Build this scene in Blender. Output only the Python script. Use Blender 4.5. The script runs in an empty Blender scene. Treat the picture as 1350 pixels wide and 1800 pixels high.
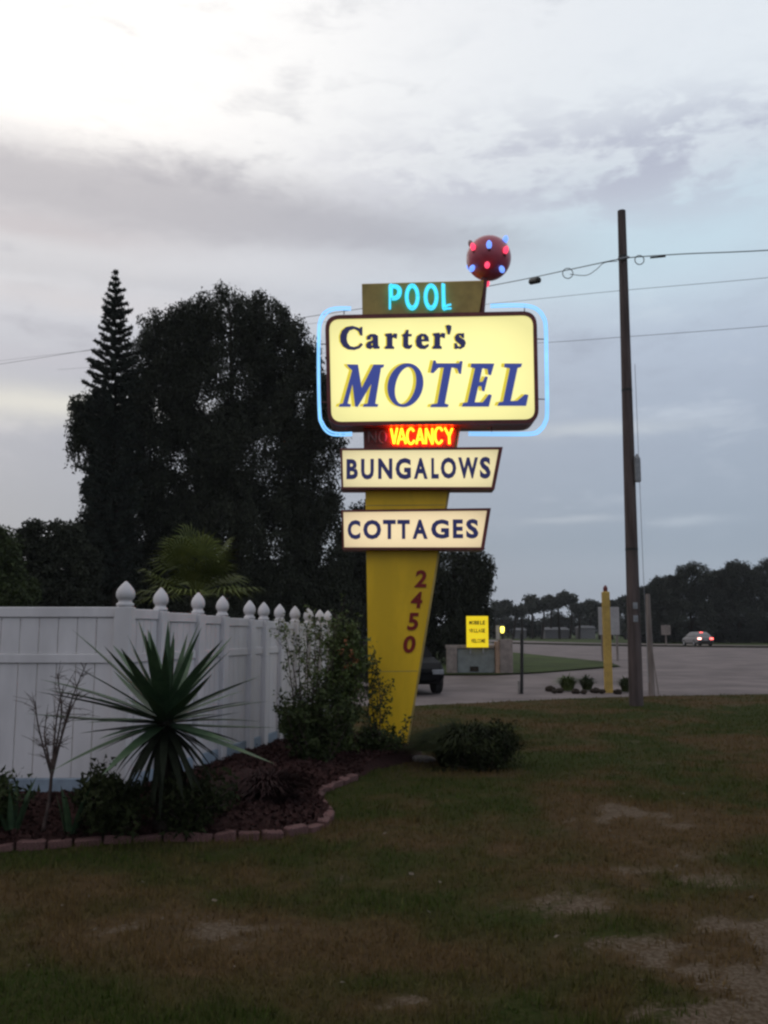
import bpy, bmesh, math, random
import numpy as np
from mathutils import Vector, Matrix

SC = bpy.context.scene
COL = SC.collection
R = math.radians

# ------------------------------------------------------------------ camera, sky, sun, exposure
FPX = 1559.0                       # focal length in photo pixels (1350 x 1800)
PITCH = math.atan(208.0 / FPX)
EYE = 1.6
cam_d = bpy.data.cameras.new('camera')
cam = bpy.data.objects.new('camera', cam_d)
COL.objects.link(cam)
cam_d.sensor_fit = 'VERTICAL'
cam_d.sensor_height = 36.0
cam_d.sensor_width = 27.0
cam_d.lens = 36.0 * FPX / 1800.0
cam_d.clip_start = 0.05
cam_d.clip_end = 4000
cam.location = (0, 0, EYE)
cam.rotation_euler = (math.pi / 2 + PITCH, 0, 0)
SC.camera = cam
SC.cycles.use_denoising = True
SC.cycles.filter_width = 2.5
SC.cycles.max_bounces = 6
SC.cycles.transparent_max_bounces = 4
SC.view_settings.view_transform = 'Standard'
SC.view_settings.look = 'None'
SC.view_settings.gamma = 1
SC.view_settings.exposure = 0
SC.view_settings.use_curve_mapping = False


class E:
    """a shader value with operators, so that node maths reads as formulas"""
    def __init__(s, nt, sock): s.nt, s.k = nt, sock
    def _m(s, op, *a, clamp=False):
        n = s.nt.nodes.new('ShaderNodeMath'); n.operation = op; n.use_clamp = clamp
        for i, v in enumerate((s,) + a):
            if isinstance(v, E): s.nt.links.new(v.k, n.inputs[i])
            else: n.inputs[i].default_value = v
        return E(s.nt, n.outputs[0])
    def __add__(s, o): return s._m('ADD', o)
    def __sub__(s, o): return s._m('SUBTRACT', o)
    def __mul__(s, o): return s._m('MULTIPLY', o)
    def __truediv__(s, o): return s._m('DIVIDE', o)
    def __radd__(s, o): return s._m('ADD', o)
    def __rmul__(s, o): return s._m('MULTIPLY', o)
    def clamp(s): return s._m('ADD', 0.0, clamp=True)
    def inv(s): return (s * -1.0) + 1.0
    def gauss(s): return ((s * s) * -1.0)._m('EXPONENT')
    def step(s, a, b):
        n = s.nt.nodes.new('ShaderNodeMapRange'); n.interpolation_type = 'SMOOTHSTEP'
        s.nt.links.new(s.k, n.inputs[0])
        lo, hi, t0, t1 = (a, b, 0.0, 1.0) if a < b else (b, a, 1.0, 0.0)
        n.inputs[1].default_value = lo; n.inputs[2].default_value = hi
        n.inputs[3].default_value = t0; n.inputs[4].default_value = t1
        return E(s.nt, n.outputs[0])


def mixc(nt, f, a, b):
    n = nt.nodes.new('ShaderNodeMix'); n.data_type = 'RGBA'
    for i, v in ((0, f), (6, a), (7, b)):
        if isinstance(v, E): nt.links.new(v.k, n.inputs[i])
        elif hasattr(v, 'is_linked'): nt.links.new(v, n.inputs[i])
        elif isinstance(v, (int, float)): n.inputs[i].default_value = v
        else: n.inputs[i].default_value = (*v, 1)
    return n.outputs[2]


def noise(nt, vec, scale, detail=4, rough=.55, sc3=None, dist=0):
    if sc3:
        m = nt.nodes.new('ShaderNodeMapping'); m.inputs['Scale'].default_value = sc3
        nt.links.new(vec, m.inputs[0]); vec = m.outputs[0]
    n = nt.nodes.new('ShaderNodeTexNoise')
    n.inputs['Scale'].default_value = scale
    n.inputs['Detail'].default_value = detail
    n.inputs['Roughness'].default_value = rough
    n.inputs['Distortion'].default_value = dist
    nt.links.new(vec, n.inputs[0])
    return E(nt, n.outputs[0])


def srgb(r, g, b):
    f = lambda c: ((c / 255 + .055) / 1.055) ** 2.4 if c > 10 else c / 255 / 12.92
    return (f(r), f(g), f(b))


def pdir(px, py):
    u, v = (px - 675) / FPX, (900 - py) / FPX
    return Vector((u, math.cos(PITCH) - v * math.sin(PITCH), math.sin(PITCH) + v * math.cos(PITCH)))


SUN_EL, SUN_AZ = R(14), R(-35)     # low sun behind the cloud, ahead and to the left
world = bpy.data.worlds.new('World')
SC.world = world
world.use_nodes = True
wn = world.node_tree
wn.nodes.clear()
tc = wn.nodes.new('ShaderNodeTexCoord')
dirv = tc.outputs['Generated']
sep = wn.nodes.new('ShaderNodeSeparateXYZ')
wn.links.new(dirv, sep.inputs[0])
X, Y_, Z = (E(wn, sep.outputs[i]) for i in range(3))
nA = noise(wn, dirv, 2.2, 5, .55, (1, 1, 3.2)) - .5
nB = noise(wn, dirv, 6.0, 5, .6, (1, 1, 3.4)) - .5
nC = noise(wn, dirv, 17.0, 4, .6, (1, 1, 2.6), .4) - .5
zz = Z + nA * .06 + nB * .035
xx = X + nA * .22 + nB * .1
ramp = wn.nodes.new('ShaderNodeValToRGB')
wn.links.new((zz + 0.0).k, ramp.inputs[0])
cr = ramp.color_ramp
stops = [(0.0, (168, 171, 180)), (.09, (164, 170, 180)), (.22, (180, 184, 195)), (.31, (194, 198, 209)),
         (.39, (214, 217, 224)), (.455, (228, 227, 230)), (.52, (243, 241, 241)), (.62, (244, 240, 240)), (1.0, (222, 221, 224))]
while len(cr.elements) < len(stops): cr.elements.new(.5)
for e_, (p_, c_) in zip(cr.elements, stops):
    e_.position = p_; e_.color = (*srgb(*c_), 1)
skyc = ramp.outputs[0]
# thin brightness where the sun stands behind the cloud, top left
glow = (((X + .40) / .36).gauss() * ((Z - .62) / .20).gauss()).clamp()
skyc = mixc(wn, (glow * 1.1).clamp(), skyc, (1.25, 1.23, 1.19))
# general mottling of the cloud deck
mott = (nB * .9 + nC * .55)
skyc = mixc(wn, (mott.step(.02, .3) * .38) * Z.step(.02, .3), skyc, srgb(232, 231, 233))
skyc = mixc(wn, ((mott * -1.0).step(.0, .3) * .34) * Z.step(.1, .3), skyc, srgb(160, 160, 172))
# pale clear patch to the right
pale = (((xx - .26) / .19).gauss() * ((zz - .395) / .05).gauss())
skyc = mixc(wn, (pale * .95).clamp(), skyc, srgb(212, 226, 232))
# mottled lilac cloud upper right
lil = (((xx - .25) / .26).gauss() * ((zz - .472) / .05).gauss()) * (nC * .8 + nB + 0.0).step(-.12, .14)
skyc = mixc(wn, (lil * .9).clamp(), skyc, srgb(192, 190, 202))
# long slate bank from the left, thinning to the right
nD = noise(wn, dirv, 42.0, 4, .65, (1, 1, 2.2), .6) - .5
top = (X * X) * -.289 + X * -.179 + .458
low = (X * -.02) + .388
tt = Z + nB * .035 + nC * .03 + nD * .016 + nA * .015
slate = (tt - top).step(.018, -.035) * (tt - low).step(-.03, .035) * xx.step(.40, .0)
skyc = mixc(wn, (slate * .72).clamp(), skyc, srgb(175, 173, 181))
# a second fainter streak under it
top2 = (X * -.03) + .36
sl2 = ((tt - top2) / .018).gauss() * xx.step(.1, -.2)
skyc = mixc(wn, (sl2 * .35).clamp(), skyc, srgb(178, 178, 186))
# cream slits low in the deck
def slit(px, py, wx, wz, col, k):
    d = pdir(px, py).normalized()
    m = ((xx - (d.x + 0.0)) / wx).gauss() * (((Z + nB * .012 + nC * .010) - d.z) / wz).gauss()
    return mixc(wn, (m * k).clamp(), skyc, srgb(*col))
skyc = slit(40, 706, .16, .017, (226, 226, 220), .95)
skyc = slit(150, 530, .2, .012, (214, 212, 216), .6)
skyc = slit(480, 462, .2, .016, (222, 223, 228), .7)
skyc = slit(60, 400, .12, .012, (205, 200, 204), .7)
skyc = slit(150, 640, .2, .012, (196, 196, 206), .5)
skyc = slit(1060, 752, .09, .008, (208, 208, 210), .8)
skyc = slit(1000, 914, .045, .004, (190, 192, 198), .8)
skyc = slit(1215, 916, .035, .005, (190, 193, 200), .8)
skyc = slit(1200, 1000, .2, .02, (176, 180, 188), .5)
# cooler to the right, warmer to the left
skyt = wn.nodes.new('ShaderNodeMix'); skyt.data_type = 'RGBA'; skyt.blend_type = 'MULTIPLY'; skyt.inputs[0].default_value = 1
wn.links.new(skyc, skyt.inputs[6])
wn.links.new(mixc(wn, X.step(-.35, .4), (1.02, 1.0, .985), (.91, 1.0, 1.07)), skyt.inputs[7])
cloudbg = wn.nodes.new('ShaderNodeBackground')
skye = wn.nodes.new('ShaderNodeMix'); skye.data_type = 'RGBA'; skye.blend_type = 'MULTIPLY'; skye.inputs[0].default_value = 1
wn.links.new(skyt.outputs[2], skye.inputs[6])          # dusk: the sky away from the sunset is dimmer and pinker
wn.links.new(mixc(wn, Y_.step(-.8, .55), (.72, .73, .78), (1, 1, 1)), skye.inputs[7])
wn.links.new(skye.outputs[2], cloudbg.inputs[0]); cloudbg.inputs[1].default_value = 1.0
nish = wn.nodes.new('ShaderNodeTexSky'); nish.sky_type = 'NISHITA'; nish.sun_disc = False
nish.sun_elevation = SUN_EL; nish.sun_rotation = SUN_AZ
nbg = wn.nodes.new('ShaderNodeBackground'); wn.links.new(nish.outputs[0], nbg.inputs[0]); nbg.inputs[1].default_value = .05
msh = wn.nodes.new('ShaderNodeMixShader'); msh.inputs[0].default_value = .94
wn.links.new(nbg.outputs[0], msh.inputs[1]); wn.links.new(cloudbg.outputs[0], msh.inputs[2])
wo = wn.nodes.new('ShaderNodeOutputWorld'); wn.links.new(msh.outputs[0], wo.inputs[0])

sun_d = bpy.data.lights.new('sun', 'SUN')
sun_d.energy = .12; sun_d.angle = R(25); sun_d.color = (1, .93, .85)
sun = bpy.data.objects.new('sun', sun_d); COL.objects.link(sun)
sdir = Vector((math.sin(SUN_AZ) * math.cos(SUN_EL), math.cos(SUN_AZ) * math.cos(SUN_EL), math.sin(SUN_EL)))
sun.rotation_euler = sdir.to_track_quat('Z', 'Y').to_euler()

# ------------------------------------------------------------------ helpers
rng = np.random.default_rng(7)
random.seed(7)
WLOC = {}


def P(px, py, Y):
    d = pdir(px, py); k = Y / d.y
    return Vector((d.x * k, Y, EYE + d.z * k))


def G(px, py, z=0.0):
    d = pdir(px, py); k = (z - EYE) / d.z
    return Vector((d.x * k, d.y * k, z))


def MPP(Y): return Y / FPX


def tag(o, label=None, cat=None, group=None, kind=None):
    if label: o['label'] = label
    if cat: o['category'] = cat
    if group: o['group'] = group
    if kind: o['kind'] = kind
    return o


def thing(name, loc, label, cat, group=None):
    o = bpy.data.objects.new(name, None); COL.objects.link(o)
    o.empty_display_size = .2
    o.location = loc; WLOC[o.name] = Vector(loc)
    return tag(o, label, cat, group)


def wloc(o): return WLOC.get(o.name, Vector((0, 0, 0)))


def mesh_of(name, V, F, mat, smooth=False):
    me = bpy.data.meshes.new(name)
    if isinstance(V, np.ndarray) and isinstance(F, np.ndarray):
        nv, nf, k = len(V), len(F), F.shape[1]
        me.vertices.add(nv); me.loops.add(nf * k); me.polygons.add(nf)
        me.vertices.foreach_set('co', V.astype(np.float32).ravel())
        me.loops.foreach_set('vertex_index', F.astype(np.int32).ravel())
        me.polygons.foreach_set('loop_start', np.arange(nf, dtype=np.int32) * k)
        me.update(calc_edges=True)
    else:
        me.from_pydata([tuple(v) for v in V], [], [tuple(f) for f in F]); me.update()
    if mat: me.materials.append(mat)
    if smooth: me.polygons.foreach_set('use_smooth', [True] * len(me.polygons))
    return me


def obj(name, VF, mat, parent=None, smooth=False, origin=None):
    """link one mesh given in world coordinates, under its parent"""
    V, F = VF
    base = wloc(parent) if parent else (Vector(origin) if origin is not None else Vector((0, 0, 0)))
    if isinstance(V, np.ndarray): V2 = V - np.array(base)
    else: V2 = [Vector(v) - base for v in V]
    o = bpy.data.objects.new(name, mesh_of(name, V2, F, mat, smooth)); COL.objects.link(o)
    if parent: o.parent = parent
    elif origin is not None: o.location = base
    WLOC[o.name] = base
    return o


def share(name, me, parent, mtx=None):
    """link an object on shared mesh data; mtx is relative to its parent"""
    o = bpy.data.objects.new(name, me); COL.objects.link(o)
    if parent: o.parent = parent; WLOC[o.name] = wloc(parent)
    if mtx is not None: o.matrix_local = mtx
    return o


def join(*parts):
    V, F = [], []
    for v, f in parts:
        n = len(V); V += [Vector(a) for a in v]; F += [tuple(i + n for i in q) for q in f]
    return V, F


def box(x0, x1, y0, y1, z0, z1, bev=0.0):
    bm = bmesh.new()
    bmesh.ops.create_cube(bm, size=1)
    for v in bm.verts:
        v.co = Vector((x0 + (v.co.x + .5) * (x1 - x0), y0 + (v.co.y + .5) * (y1 - y0), z0 + (v.co.z + .5) * (z1 - z0)))
    if bev: bmesh.ops.bevel(bm, geom=bm.edges[:], offset=bev, segments=1, affect='EDGES')
    return from_bm(bm)


def from_bm(bm):
    bm.verts.index_update()
    V = [v.co.copy() for v in bm.verts]; F = [tuple(v.index for v in f.verts) for f in bm.faces]
    bm.free(); return V, F


def obox(c, ax, half, bev=0):
    """box about c with first axis along ax (horizontal), half sizes (along, across, up)"""
    V, F = box(-half[0], half[0], -half[1], half[1], -half[2], half[2], bev)
    a = Vector(ax).normalized(); b = Vector((-a.y, a.x, 0)); c = Vector(c)
    return [c + a * v.x + b * v.y + Vector((0, 0, v.z)) for v in V], F


def tube(pts, rad, n=8, caps=True):
    pts = [Vector(p) for p in pts]
    if not hasattr(rad, '__len__'): rad = [rad] * len(pts)
    V, F = [], []
    prev = None
    for i, p in enumerate(pts):
        t = (pts[min(i + 1, len(pts) - 1)] - pts[max(i - 1, 0)]).normalized()
        if prev is None:
            a = t.cross(Vector((0, 1, 0)) if abs(t.y) < .9 else Vector((1, 0, 0))).normalized()
        else:
            a = (prev - t * prev.dot(t)).normalized()
        prev = a; b = t.cross(a)
        for k in range(n):
            q = 2 * math.pi * k / n
            V.append(p + (a * math.cos(q) + b * math.sin(q)) * rad[i])
    for i in range(len(pts) - 1):
        for k in range(n):
            F.append((i * n + k, i * n + (k + 1) % n, (i + 1) * n + (k + 1) % n, (i + 1) * n + k))
    if caps:
        F.append(tuple(range(n))[::-1]); F.append(tuple(range((len(pts) - 1) * n, len(pts) * n)))
    return V, F


def loft(rings, caps=True):
    n = len(rings[0]); V = [Vector(p) for r in rings for p in r]; F = []
    for i in range(len(rings) - 1):
        for k in range(n):
            F.append((i * n + k, i * n + (k + 1) % n, (i + 1) * n + (k + 1) % n, (i + 1) * n + k))
    if caps: F.append(tuple(range(n))[::-1]); F.append(tuple(range((len(rings) - 1) * n, len(rings) * n)))
    return V, F


def lathe(c, prof, n=16):
    c = Vector(c)
    return loft([[c + Vector((r * math.cos(2 * math.pi * k / n), r * math.sin(2 * math.pi * k / n), z)) for k in range(n)] for z, r in prof])


def slab(poly, Y0, Y1, holes=()):
    """outline in photo pixels, stood at distance Y0 and given real depth to Y1 (world coordinates)"""
    ring = [P(x, y, Y0) for x, y in poly]
    return loft([ring, [v + Vector((0, Y1 - Y0, 0)) for v in ring]])


def smooth_path(pts, k=6):
    pts = [Vector(p) for p in pts]; out = []
    for i in range(len(pts) - 1):
        p0, p1, p2, p3 = pts[max(i - 1, 0)], pts[i], pts[i + 1], pts[min(i + 2, len(pts) - 1)]
        for j in range(k):
            t = j / k
            out.append(.5 * ((2 * p1) + (p2 - p0) * t + (2 * p0 - 5 * p1 + 4 * p2 - p3) * t * t + (3 * p1 - p0 - 3 * p2 + p3) * t ** 3))
    out.append(pts[-1]); return out


# ------------------------------------------------------------------ materials
def mat(name, col, rough=.6, var=.15, scale=8, bump=0.0, bscale=60, spec=.35, metal=0, col2=None, sc3=None, coat=0, trans=0, island=False, detail=5):
    m = bpy.data.materials.new(name); m.use_nodes = True; nt = m.node_tree
    b = nt.nodes['Principled BSDF']
    t = nt.nodes.new('ShaderNodeTexCoord'); v = t.outputs['Object']
    n = noise(nt, v, scale, detail, .6, sc3)
    c2 = col2 or tuple(min(1, c * (1 + 1.6 * var)) for c in col)
    c1 = col if col2 else tuple(c * (1 - var) for c in col)
    f = n.step(.32, .68)
    if island:
        g = nt.nodes.new('ShaderNodeNewGeometry')
        f = (f * .45 + E(nt, g.outputs['Random Per Island']) * .55)
    nt.links.new(mixc(nt, f, c1, c2), b.inputs['Base Color'])
    nt.links.new((n * .25 + (rough - .12)).k, b.inputs['Roughness'])
    b.inputs['Specular IOR Level'].default_value = spec
    b.inputs['Metallic'].default_value = metal
    b.inputs['Coat Weight'].default_value = coat
    if bump:
        bp = nt.nodes.new('ShaderNodeBump'); bp.inputs['Strength'].default_value = bump; bp.inputs['Distance'].default_value = .02
        nt.links.new(noise(nt, v, bscale, 4, .6, sc3).k, bp.inputs['Height']); nt.links.new(bp.outputs[0], b.inputs['Normal'])
    return m


def lit(name, emit, strength=1.0, base=(.5, .5, .5), var=.05, scale=3.0, rough=.35):
    m = bpy.data.materials.new(name); m.use_nodes = True; nt = m.node_tree
    b = nt.nodes['Principled BSDF']; b.inputs['Base Color'].default_value = (*base, 1); b.inputs['Roughness'].default_value = rough
    t = nt.nodes.new('ShaderNodeTexCoord'); n = noise(nt, t.outputs['Object'], scale, 2, .5, (.5, 1, 1.6))
    b.inputs['Emission Color'].default_value = (*emit, 1)
    nt.links.new(((n - .5) * (2 * var * strength) + strength).k, b.inputs['Emission Strength'])
    return m


def backlit(name, emit, lo, hi, base, ctr, half):
    m = lit(name, emit, 1.0, base); nt = m.node_tree; b = nt.nodes['Principled BSDF']
    t = nt.nodes.new('ShaderNodeTexCoord'); sp = nt.nodes.new('ShaderNodeSeparateXYZ'); nt.links.new(t.outputs['Object'], sp.inputs[0])
    x = (E(nt, sp.outputs[0]) - ctr[0]) / half[0]; z = (E(nt, sp.outputs[2]) - ctr[1]) / half[1]
    x4 = x * x; x4 = x4 * x4; z2 = z * z; z2 = (z2 + z2 * z2) * .5
    f = ((x4 * .8 + z2 * .9)).clamp().inv()
    n = noise(nt, t.outputs['Object'], 2.5, 2, .5) - .5
    nt.links.new((f * (hi - lo) + lo + n * .06).k, b.inputs['Emission Strength'])
    return m


M = {}
M['vinyl'] = mat('white_vinyl', (.62, .60, .615), .5, .10, 1.7, .05, 30, .4, sc3=(1, 1, .35))
M['vinyl_low'] = mat('blue_grey_vinyl', (.25, .31, .38), .5, .12, 4, .05, 30)  # bottom rails, darker and bluer than the boards
M['yellow'] = mat('yellow_paint', (.78, .49, .012), .45, .10, 2.2, .08, 25, .4, sc3=(1, 1, .3))
M['olive'] = mat('weathered_yellow_paint', (.38, .28, .085), .55, .15, 3, .05, 30)
M['maroon'] = mat('maroon_painted_metal', (.15, .035, .035), .4, .2, 5, .04, 40)
M['brownpan'] = mat('dark_brown_panel', (.12, .040, .034), .5, .2, 6)
M['red_ball'] = mat('dark_red_enamel', (.42, .065, .10), .35, .15, 4, .03, 30, .5, coat=.2)
M['blue_letter'] = lit('backlit_blue_acrylic', (.028, .045, .21), 1.0, (.035, .05, .2))
M['navy_letter'] = lit('backlit_navy_acrylic', (.010, .011, .048), 1.0, (.018, .022, .11))
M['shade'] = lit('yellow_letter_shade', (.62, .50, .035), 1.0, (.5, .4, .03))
M['red_num'] = mat('red_vinyl_numeral', (.20, .012, .010), .4, .1, 10)
M['black_metal'] = mat('black_metal', (.02, .02, .02), .5, .2, 20)
M['grey_metal'] = mat('grey_metal', (.22, .23, .25), .4, .15, 10, spec=.5)
M['glass_tube_off'] = mat('unlit_neon_glass', (.34, .24, .24), .2, .1, 10, spec=.6)
M['face'] = backlit('lit_yellow_face', (1.0, .93, .39), .82, 1.08, (.25, .23, .10), (.606, 5.03), (1.42, .74))
M['face_cream'] = backlit('lit_cream_face', (.88, .76, .42), .66, .98, (.3, .26, .17), (.45, 3.71), (1.10, .28))
M['face_peach'] = backlit('lit_peach_face', (.88, .70, .42), .66, .98, (.3, .25, .17), (.356, 2.90), (1.0, .27))
M['neon_cyan'] = lit('neon_cyan', (.055, .68, 1.05), 1.2, (.1, .4, .5))
M['neon_blue'] = lit('neon_blue', (.24, .58, 1.0), 1.15, (.1, .3, .5), .3, 2.2)
M['neon_red'] = lit('neon_red', (1.0, .055, .002), 28.0, (.4, .1, .05), .05)
M['neon_dim'] = lit('neon_dim_end', (.55, .03, .12), .6, (.2, .1, .1))
M['bulb_red'] = lit('red_bulb', (1.0, .06, .14), 1.4, (.5, .05, .1))
M['bulb_blue'] = lit('blue_bulb', (.16, .32, 1.0), 1.4, (.1, .2, .5))
M['pole_wood'] = mat('weathered_pole_wood', (.082, .064, .062), .85, .3, 9, .5, 40, .2, sc3=(1, 1, .08))
M['pale_wood'] = mat('pale_post_wood', (.20, .17, .155), .85, .25, 9, .4, 40, .2, sc3=(1, 1, .1))
M['asphalt'] = mat('worn_asphalt', (.150, .124, .120), .85, .22, .5, .25, 90, .15, detail=8)
M['verge_dark'] = mat('shade_dark_median', (.022, .024, .014), .95, .3, .5, .2, 20, .05)  # shadowed look of the median strip put into its darker colour
M['soil'] = mat('grass_verge_far', (.042, .056, .017), .95, .3, .5, .2, 20, .1)
M['edging'] = mat('pink_edging_stone', (.125, .068, .064), .9, .5, 14, .4, 60, .2)
M['mulch'] = mat('red_mulch', (.046, .023, .021), .95, .4, 30, .6, 80, .1, island=True)
M['plum'] = mat('plum_grass', (.022, .014, .013), .8, .3, 6, spec=.1, island=True, col2=(.06, .03, .03))
M['leaf_low'] = mat('dark_low_leaves', (.013, .018, .007), .8, .3, 5, spec=.08, island=True, col2=(.034, .042, .016))  # darkest leaf green, for the mound and low bushes
M['bark'] = mat('tree_bark', (.035, .028, .022), .95, .3, 12, .5, 30, .1)
M['twig'] = mat('dry_twig', (.075, .055, .05), .9, .3, 20, .2, 40, .1)
M['leaf_dark'] = mat('dark_foliage', (.018, .022, .014), .75, .3, 1.2, spec=.1, island=True, col2=(.038, .043, .028))
M['leaf_pine'] = mat('norfolk_needles', (.018, .024, .018), .75, .3, 1.2, spec=.1, island=True, col2=(.038, .046, .036))
M['leaf_far'] = mat('far_foliage', (.024, .029, .023), .8, .3, .5, spec=.1, island=True, col2=(.055, .062, .048))
M['leaf_mid'] = mat('shrub_leaves', (.04, .062, .014), .6, .3, 4, spec=.3, island=True, col2=(.09, .12, .03))
M['leaf_shrub'] = mat('dark_shrub_leaves', (.022, .034, .010), .65, .3, 4, spec=.15, island=True, col2=(.050, .066, .022))
M['yucca'] = mat('yucca_blade', (.026, .054, .026), .5, .3, 5, spec=.3, col2=(.062, .11, .052))
M['dry_blade'] = mat('dry_yucca_blade', (.016, .020, .012), .85, .3, 6, spec=.1)
M['palm'] = mat('fan_palm_frond', (.048, .064, .013), .7, .3, 3, spec=.15, col2=(.11, .13, .032))
gm_ = bpy.data.materials.new('grass_blades'); gm_.use_nodes = True; M['grass'] = gm_
_nt = gm_.node_tree; _b = _nt.nodes['Principled BSDF']; _t = _nt.nodes.new('ShaderNodeTexCoord'); _g = _nt.nodes.new('ShaderNodeNewGeometry')
_n = noise(_nt, _t.outputs['Object'], .75, 5, .65)
_al = _nt.nodes.new('ShaderNodeAttribute'); _al.attribute_name = 'lush'
_c = mixc(_nt, (E(_nt, _al.outputs['Fac']) + (_n - .5) * .5).step(.82, .22), (.042, .066, .010), (.128, .082, .032))
_c = mixc(_nt, E(_nt, _g.outputs['Random Per Island']).step(.25, 1.0) * .5, _c, (.125, .092, .046))
_nt.links.new(_c, _b.inputs['Base Color']); _b.inputs['Roughness'].default_value = .85; _b.inputs['Specular IOR Level'].default_value = .08
M['wall'] = mat('painted_block_wall', (.23, .195, .175), .85, .15, 5, .2, 30, .2)
M['wallwarm'] = mat('tan_painted_block', (.30, .20, .14), .8, .15, 5)
M['wallgrey'] = mat('grey_utility_cabinet', (.19, .21, .205), .6, .12, 4)
M['yellow_post'] = mat('yellow_marker_post', (.46, .31, .08), .6, .12, 6, .05, 30)
M['white_board'] = mat('white_sign_board', (.36, .345, .345), .5, .08, 6)
M['car_silver'] = mat('silver_car_paint', (.17, .165, .17), .4, .05, 3, spec=.3)
M['car_dark'] = mat('dark_car_paint', (.006, .006, .007), .6, .05, 3, spec=.05)
M['glass'] = mat('car_glass', (.02, .022, .025), .12, .05, 3, spec=.6)
M['tyre'] = mat('tyre_rubber', (.02, .02, .02), .85, .1, 10)
M['tail'] = lit('tail_light', (1.0, .10, .085), 6.0, (.4, .02, .02))
M['tail2'] = lit('brake_light', (1.0, .42, .36), 6.0, (.4, .02, .02))
M['tail_off'] = mat('unlit_tail_light', (.10, .01, .01), .3, .05, 10)
M['lampglow'] = lit('lamp_glow', (1.0, .85, .12), 3.0, (.5, .4, .1))
M['yel_sign'] = lit('lit_yellow_board', (.80, .60, .008), .85, (.5, .38, .02), .08, 4)
M['print'] = mat('dark_print', (.05, .035, .012), .6, .1, 10)
M['white_house'] = mat('white_siding', (.19, .185, .19), .8, .1, 4)
M['roof_far'] = mat('grey_roof', (.14, .14, .15), .8, .15, 4)
M['flower'] = mat('orange_flower', (.35, .13, .06), .6, .2, 10)
M['stone'] = mat('pale_stone', (.22, .20, .19), .9, .2, 20, .4, 60)
M['dead_leaf'] = mat('dead_leaf', (.10, .08, .06), .9, .3, 20, island=True)

# ------------------------------------------------------------------ ground
def vnoise(x, y, s, seed):
    r = np.random.default_rng(seed).random((64, 64))
    x = np.asarray(x) / s; y = np.asarray(y) / s
    xi = np.floor(x).astype(int); yi = np.floor(y).astype(int); fx = x - xi; fy = y - yi
    fx = fx * fx * (3 - 2 * fx); fy = fy * fy * (3 - 2 * fy)
    g = lambda a, b: r[a % 64, b % 64]
    return (g(xi, yi) * (1 - fx) + g(xi + 1, yi) * fx) * (1 - fy) + (g(xi, yi + 1) * (1 - fx) + g(xi + 1, yi + 1) * fx) * fy


BLOBS = [  # worn places: photo pixel of the ground, radii in metres, strength
    (1220, 1715, .55, .32, 1.0), (1310, 1650, .55, .30, .8), (1100, 1440, .5, .55, .8), (1250, 1780, .6, .14, .8), (1180, 1540, .4, .3, .6), (340, 1630, .7, .22, .65), (200, 1650, .8, .3, .45),
    (1050, 1600, .16, .16, .6), (720, 1755, .3, .12, .6), (910, 1670, .16, .1, .6), (1320, 1790, .5, .25, .55), (1090, 1420, .2, .5, .4),
    (1300, 1480, .9, 1.0, .3), (800, 1560, .9, .4, .3), (560, 1780, .5, .2, .25), (880, 1480, .8, .6, .25), (1060, 1330, .6, 1.4, .35)]


def bare(x, y):
    b = .55 * vnoise(x, y, 1.1, 1) + .3 * vnoise(x, y, .37, 2) + .25 * vnoise(x, y, .13, 3)
    b = np.clip((b - .62) * 1.3, 0, .45)
    for px, py, rx, ry, s in BLOBS:
        g = G(px, py); q = ((x - g.x) / rx) ** 2 + ((y - g.y) / ry) ** 2
        b = b + .8 * s * np.exp(-q * .8) * np.clip(2.4 * (.55 * vnoise(x, y, .30, 5) + .45 * vnoise(x, y, .09, 6)) - .55, 0, 1.5) * (.5 + vnoise(x, y, .05, 8))
    gx, gy = G(180, 1770).x, G(180, 1770).y
    b = b - .8 * np.exp(-((x - gx) / 1.2) ** 2 - ((y - gy) / .35) ** 2)
    b = b - .5 * np.exp(-((x - 2.0) / .8) ** 2 - ((y - 11.0) / 2.0) ** 2)
    return np.clip(b, 0, 1)


LUSH = [(1000, 1330, 1.5, 1.8, .35), (150, 1775, 1.1, .30, .45), (1290, 1255, 3.5, 1.6, .28), (620, 1430, .6, .5, .25), (700, 1600, .8, .4, .15), (300, 1640, 1.3, .40, -.40),
        (1100, 1450, .8, .7, -.25), (80, 1560, 1.0, .3, -.2), (1310, 1450, .9, .9, -.25), (760, 1480, .7, .4, -.2), (560, 1760, .6, .2, -.25), (1200, 1690, .9, .4, -.3), (60, 1520, .6, .25, .15)]


def lush(x, y):
    b = .5 + .62 * (vnoise(x, y, .95, 51) - .5) + .42 * (vnoise(x, y, .31, 52) - .5) + .25 * (vnoise(x, y, .12, 53) - .5)
    for px, py, rx, ry, s in LUSH:
        g = G(px, py); b = b + s * np.exp(-((x - g.x) / rx) ** 2 - ((y - g.y) / ry) ** 2)
    return np.clip(b, 0, 1)


def hgt(x, y):
    return .03 * (vnoise(x, y, 1.4, 11) - .5) + .012 * (vnoise(x, y, .3, 12) - .5)


LAWN_EDGE = [(-14, 19.0), (0.5, 19.3), (1.6, 19.9), (4.4, 21.4), (7.0, 22.3), (9.8, 22.9), (14, 23.6), (22, 24.5)]
def edge_y(x):
    xs = [p[0] for p in LAWN_EDGE]; ys = [p[1] for p in LAWN_EDGE]
    return np.interp(x, xs, ys) + .12 * (vnoise(x, x * 0, .5, 21) - .5)


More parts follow.
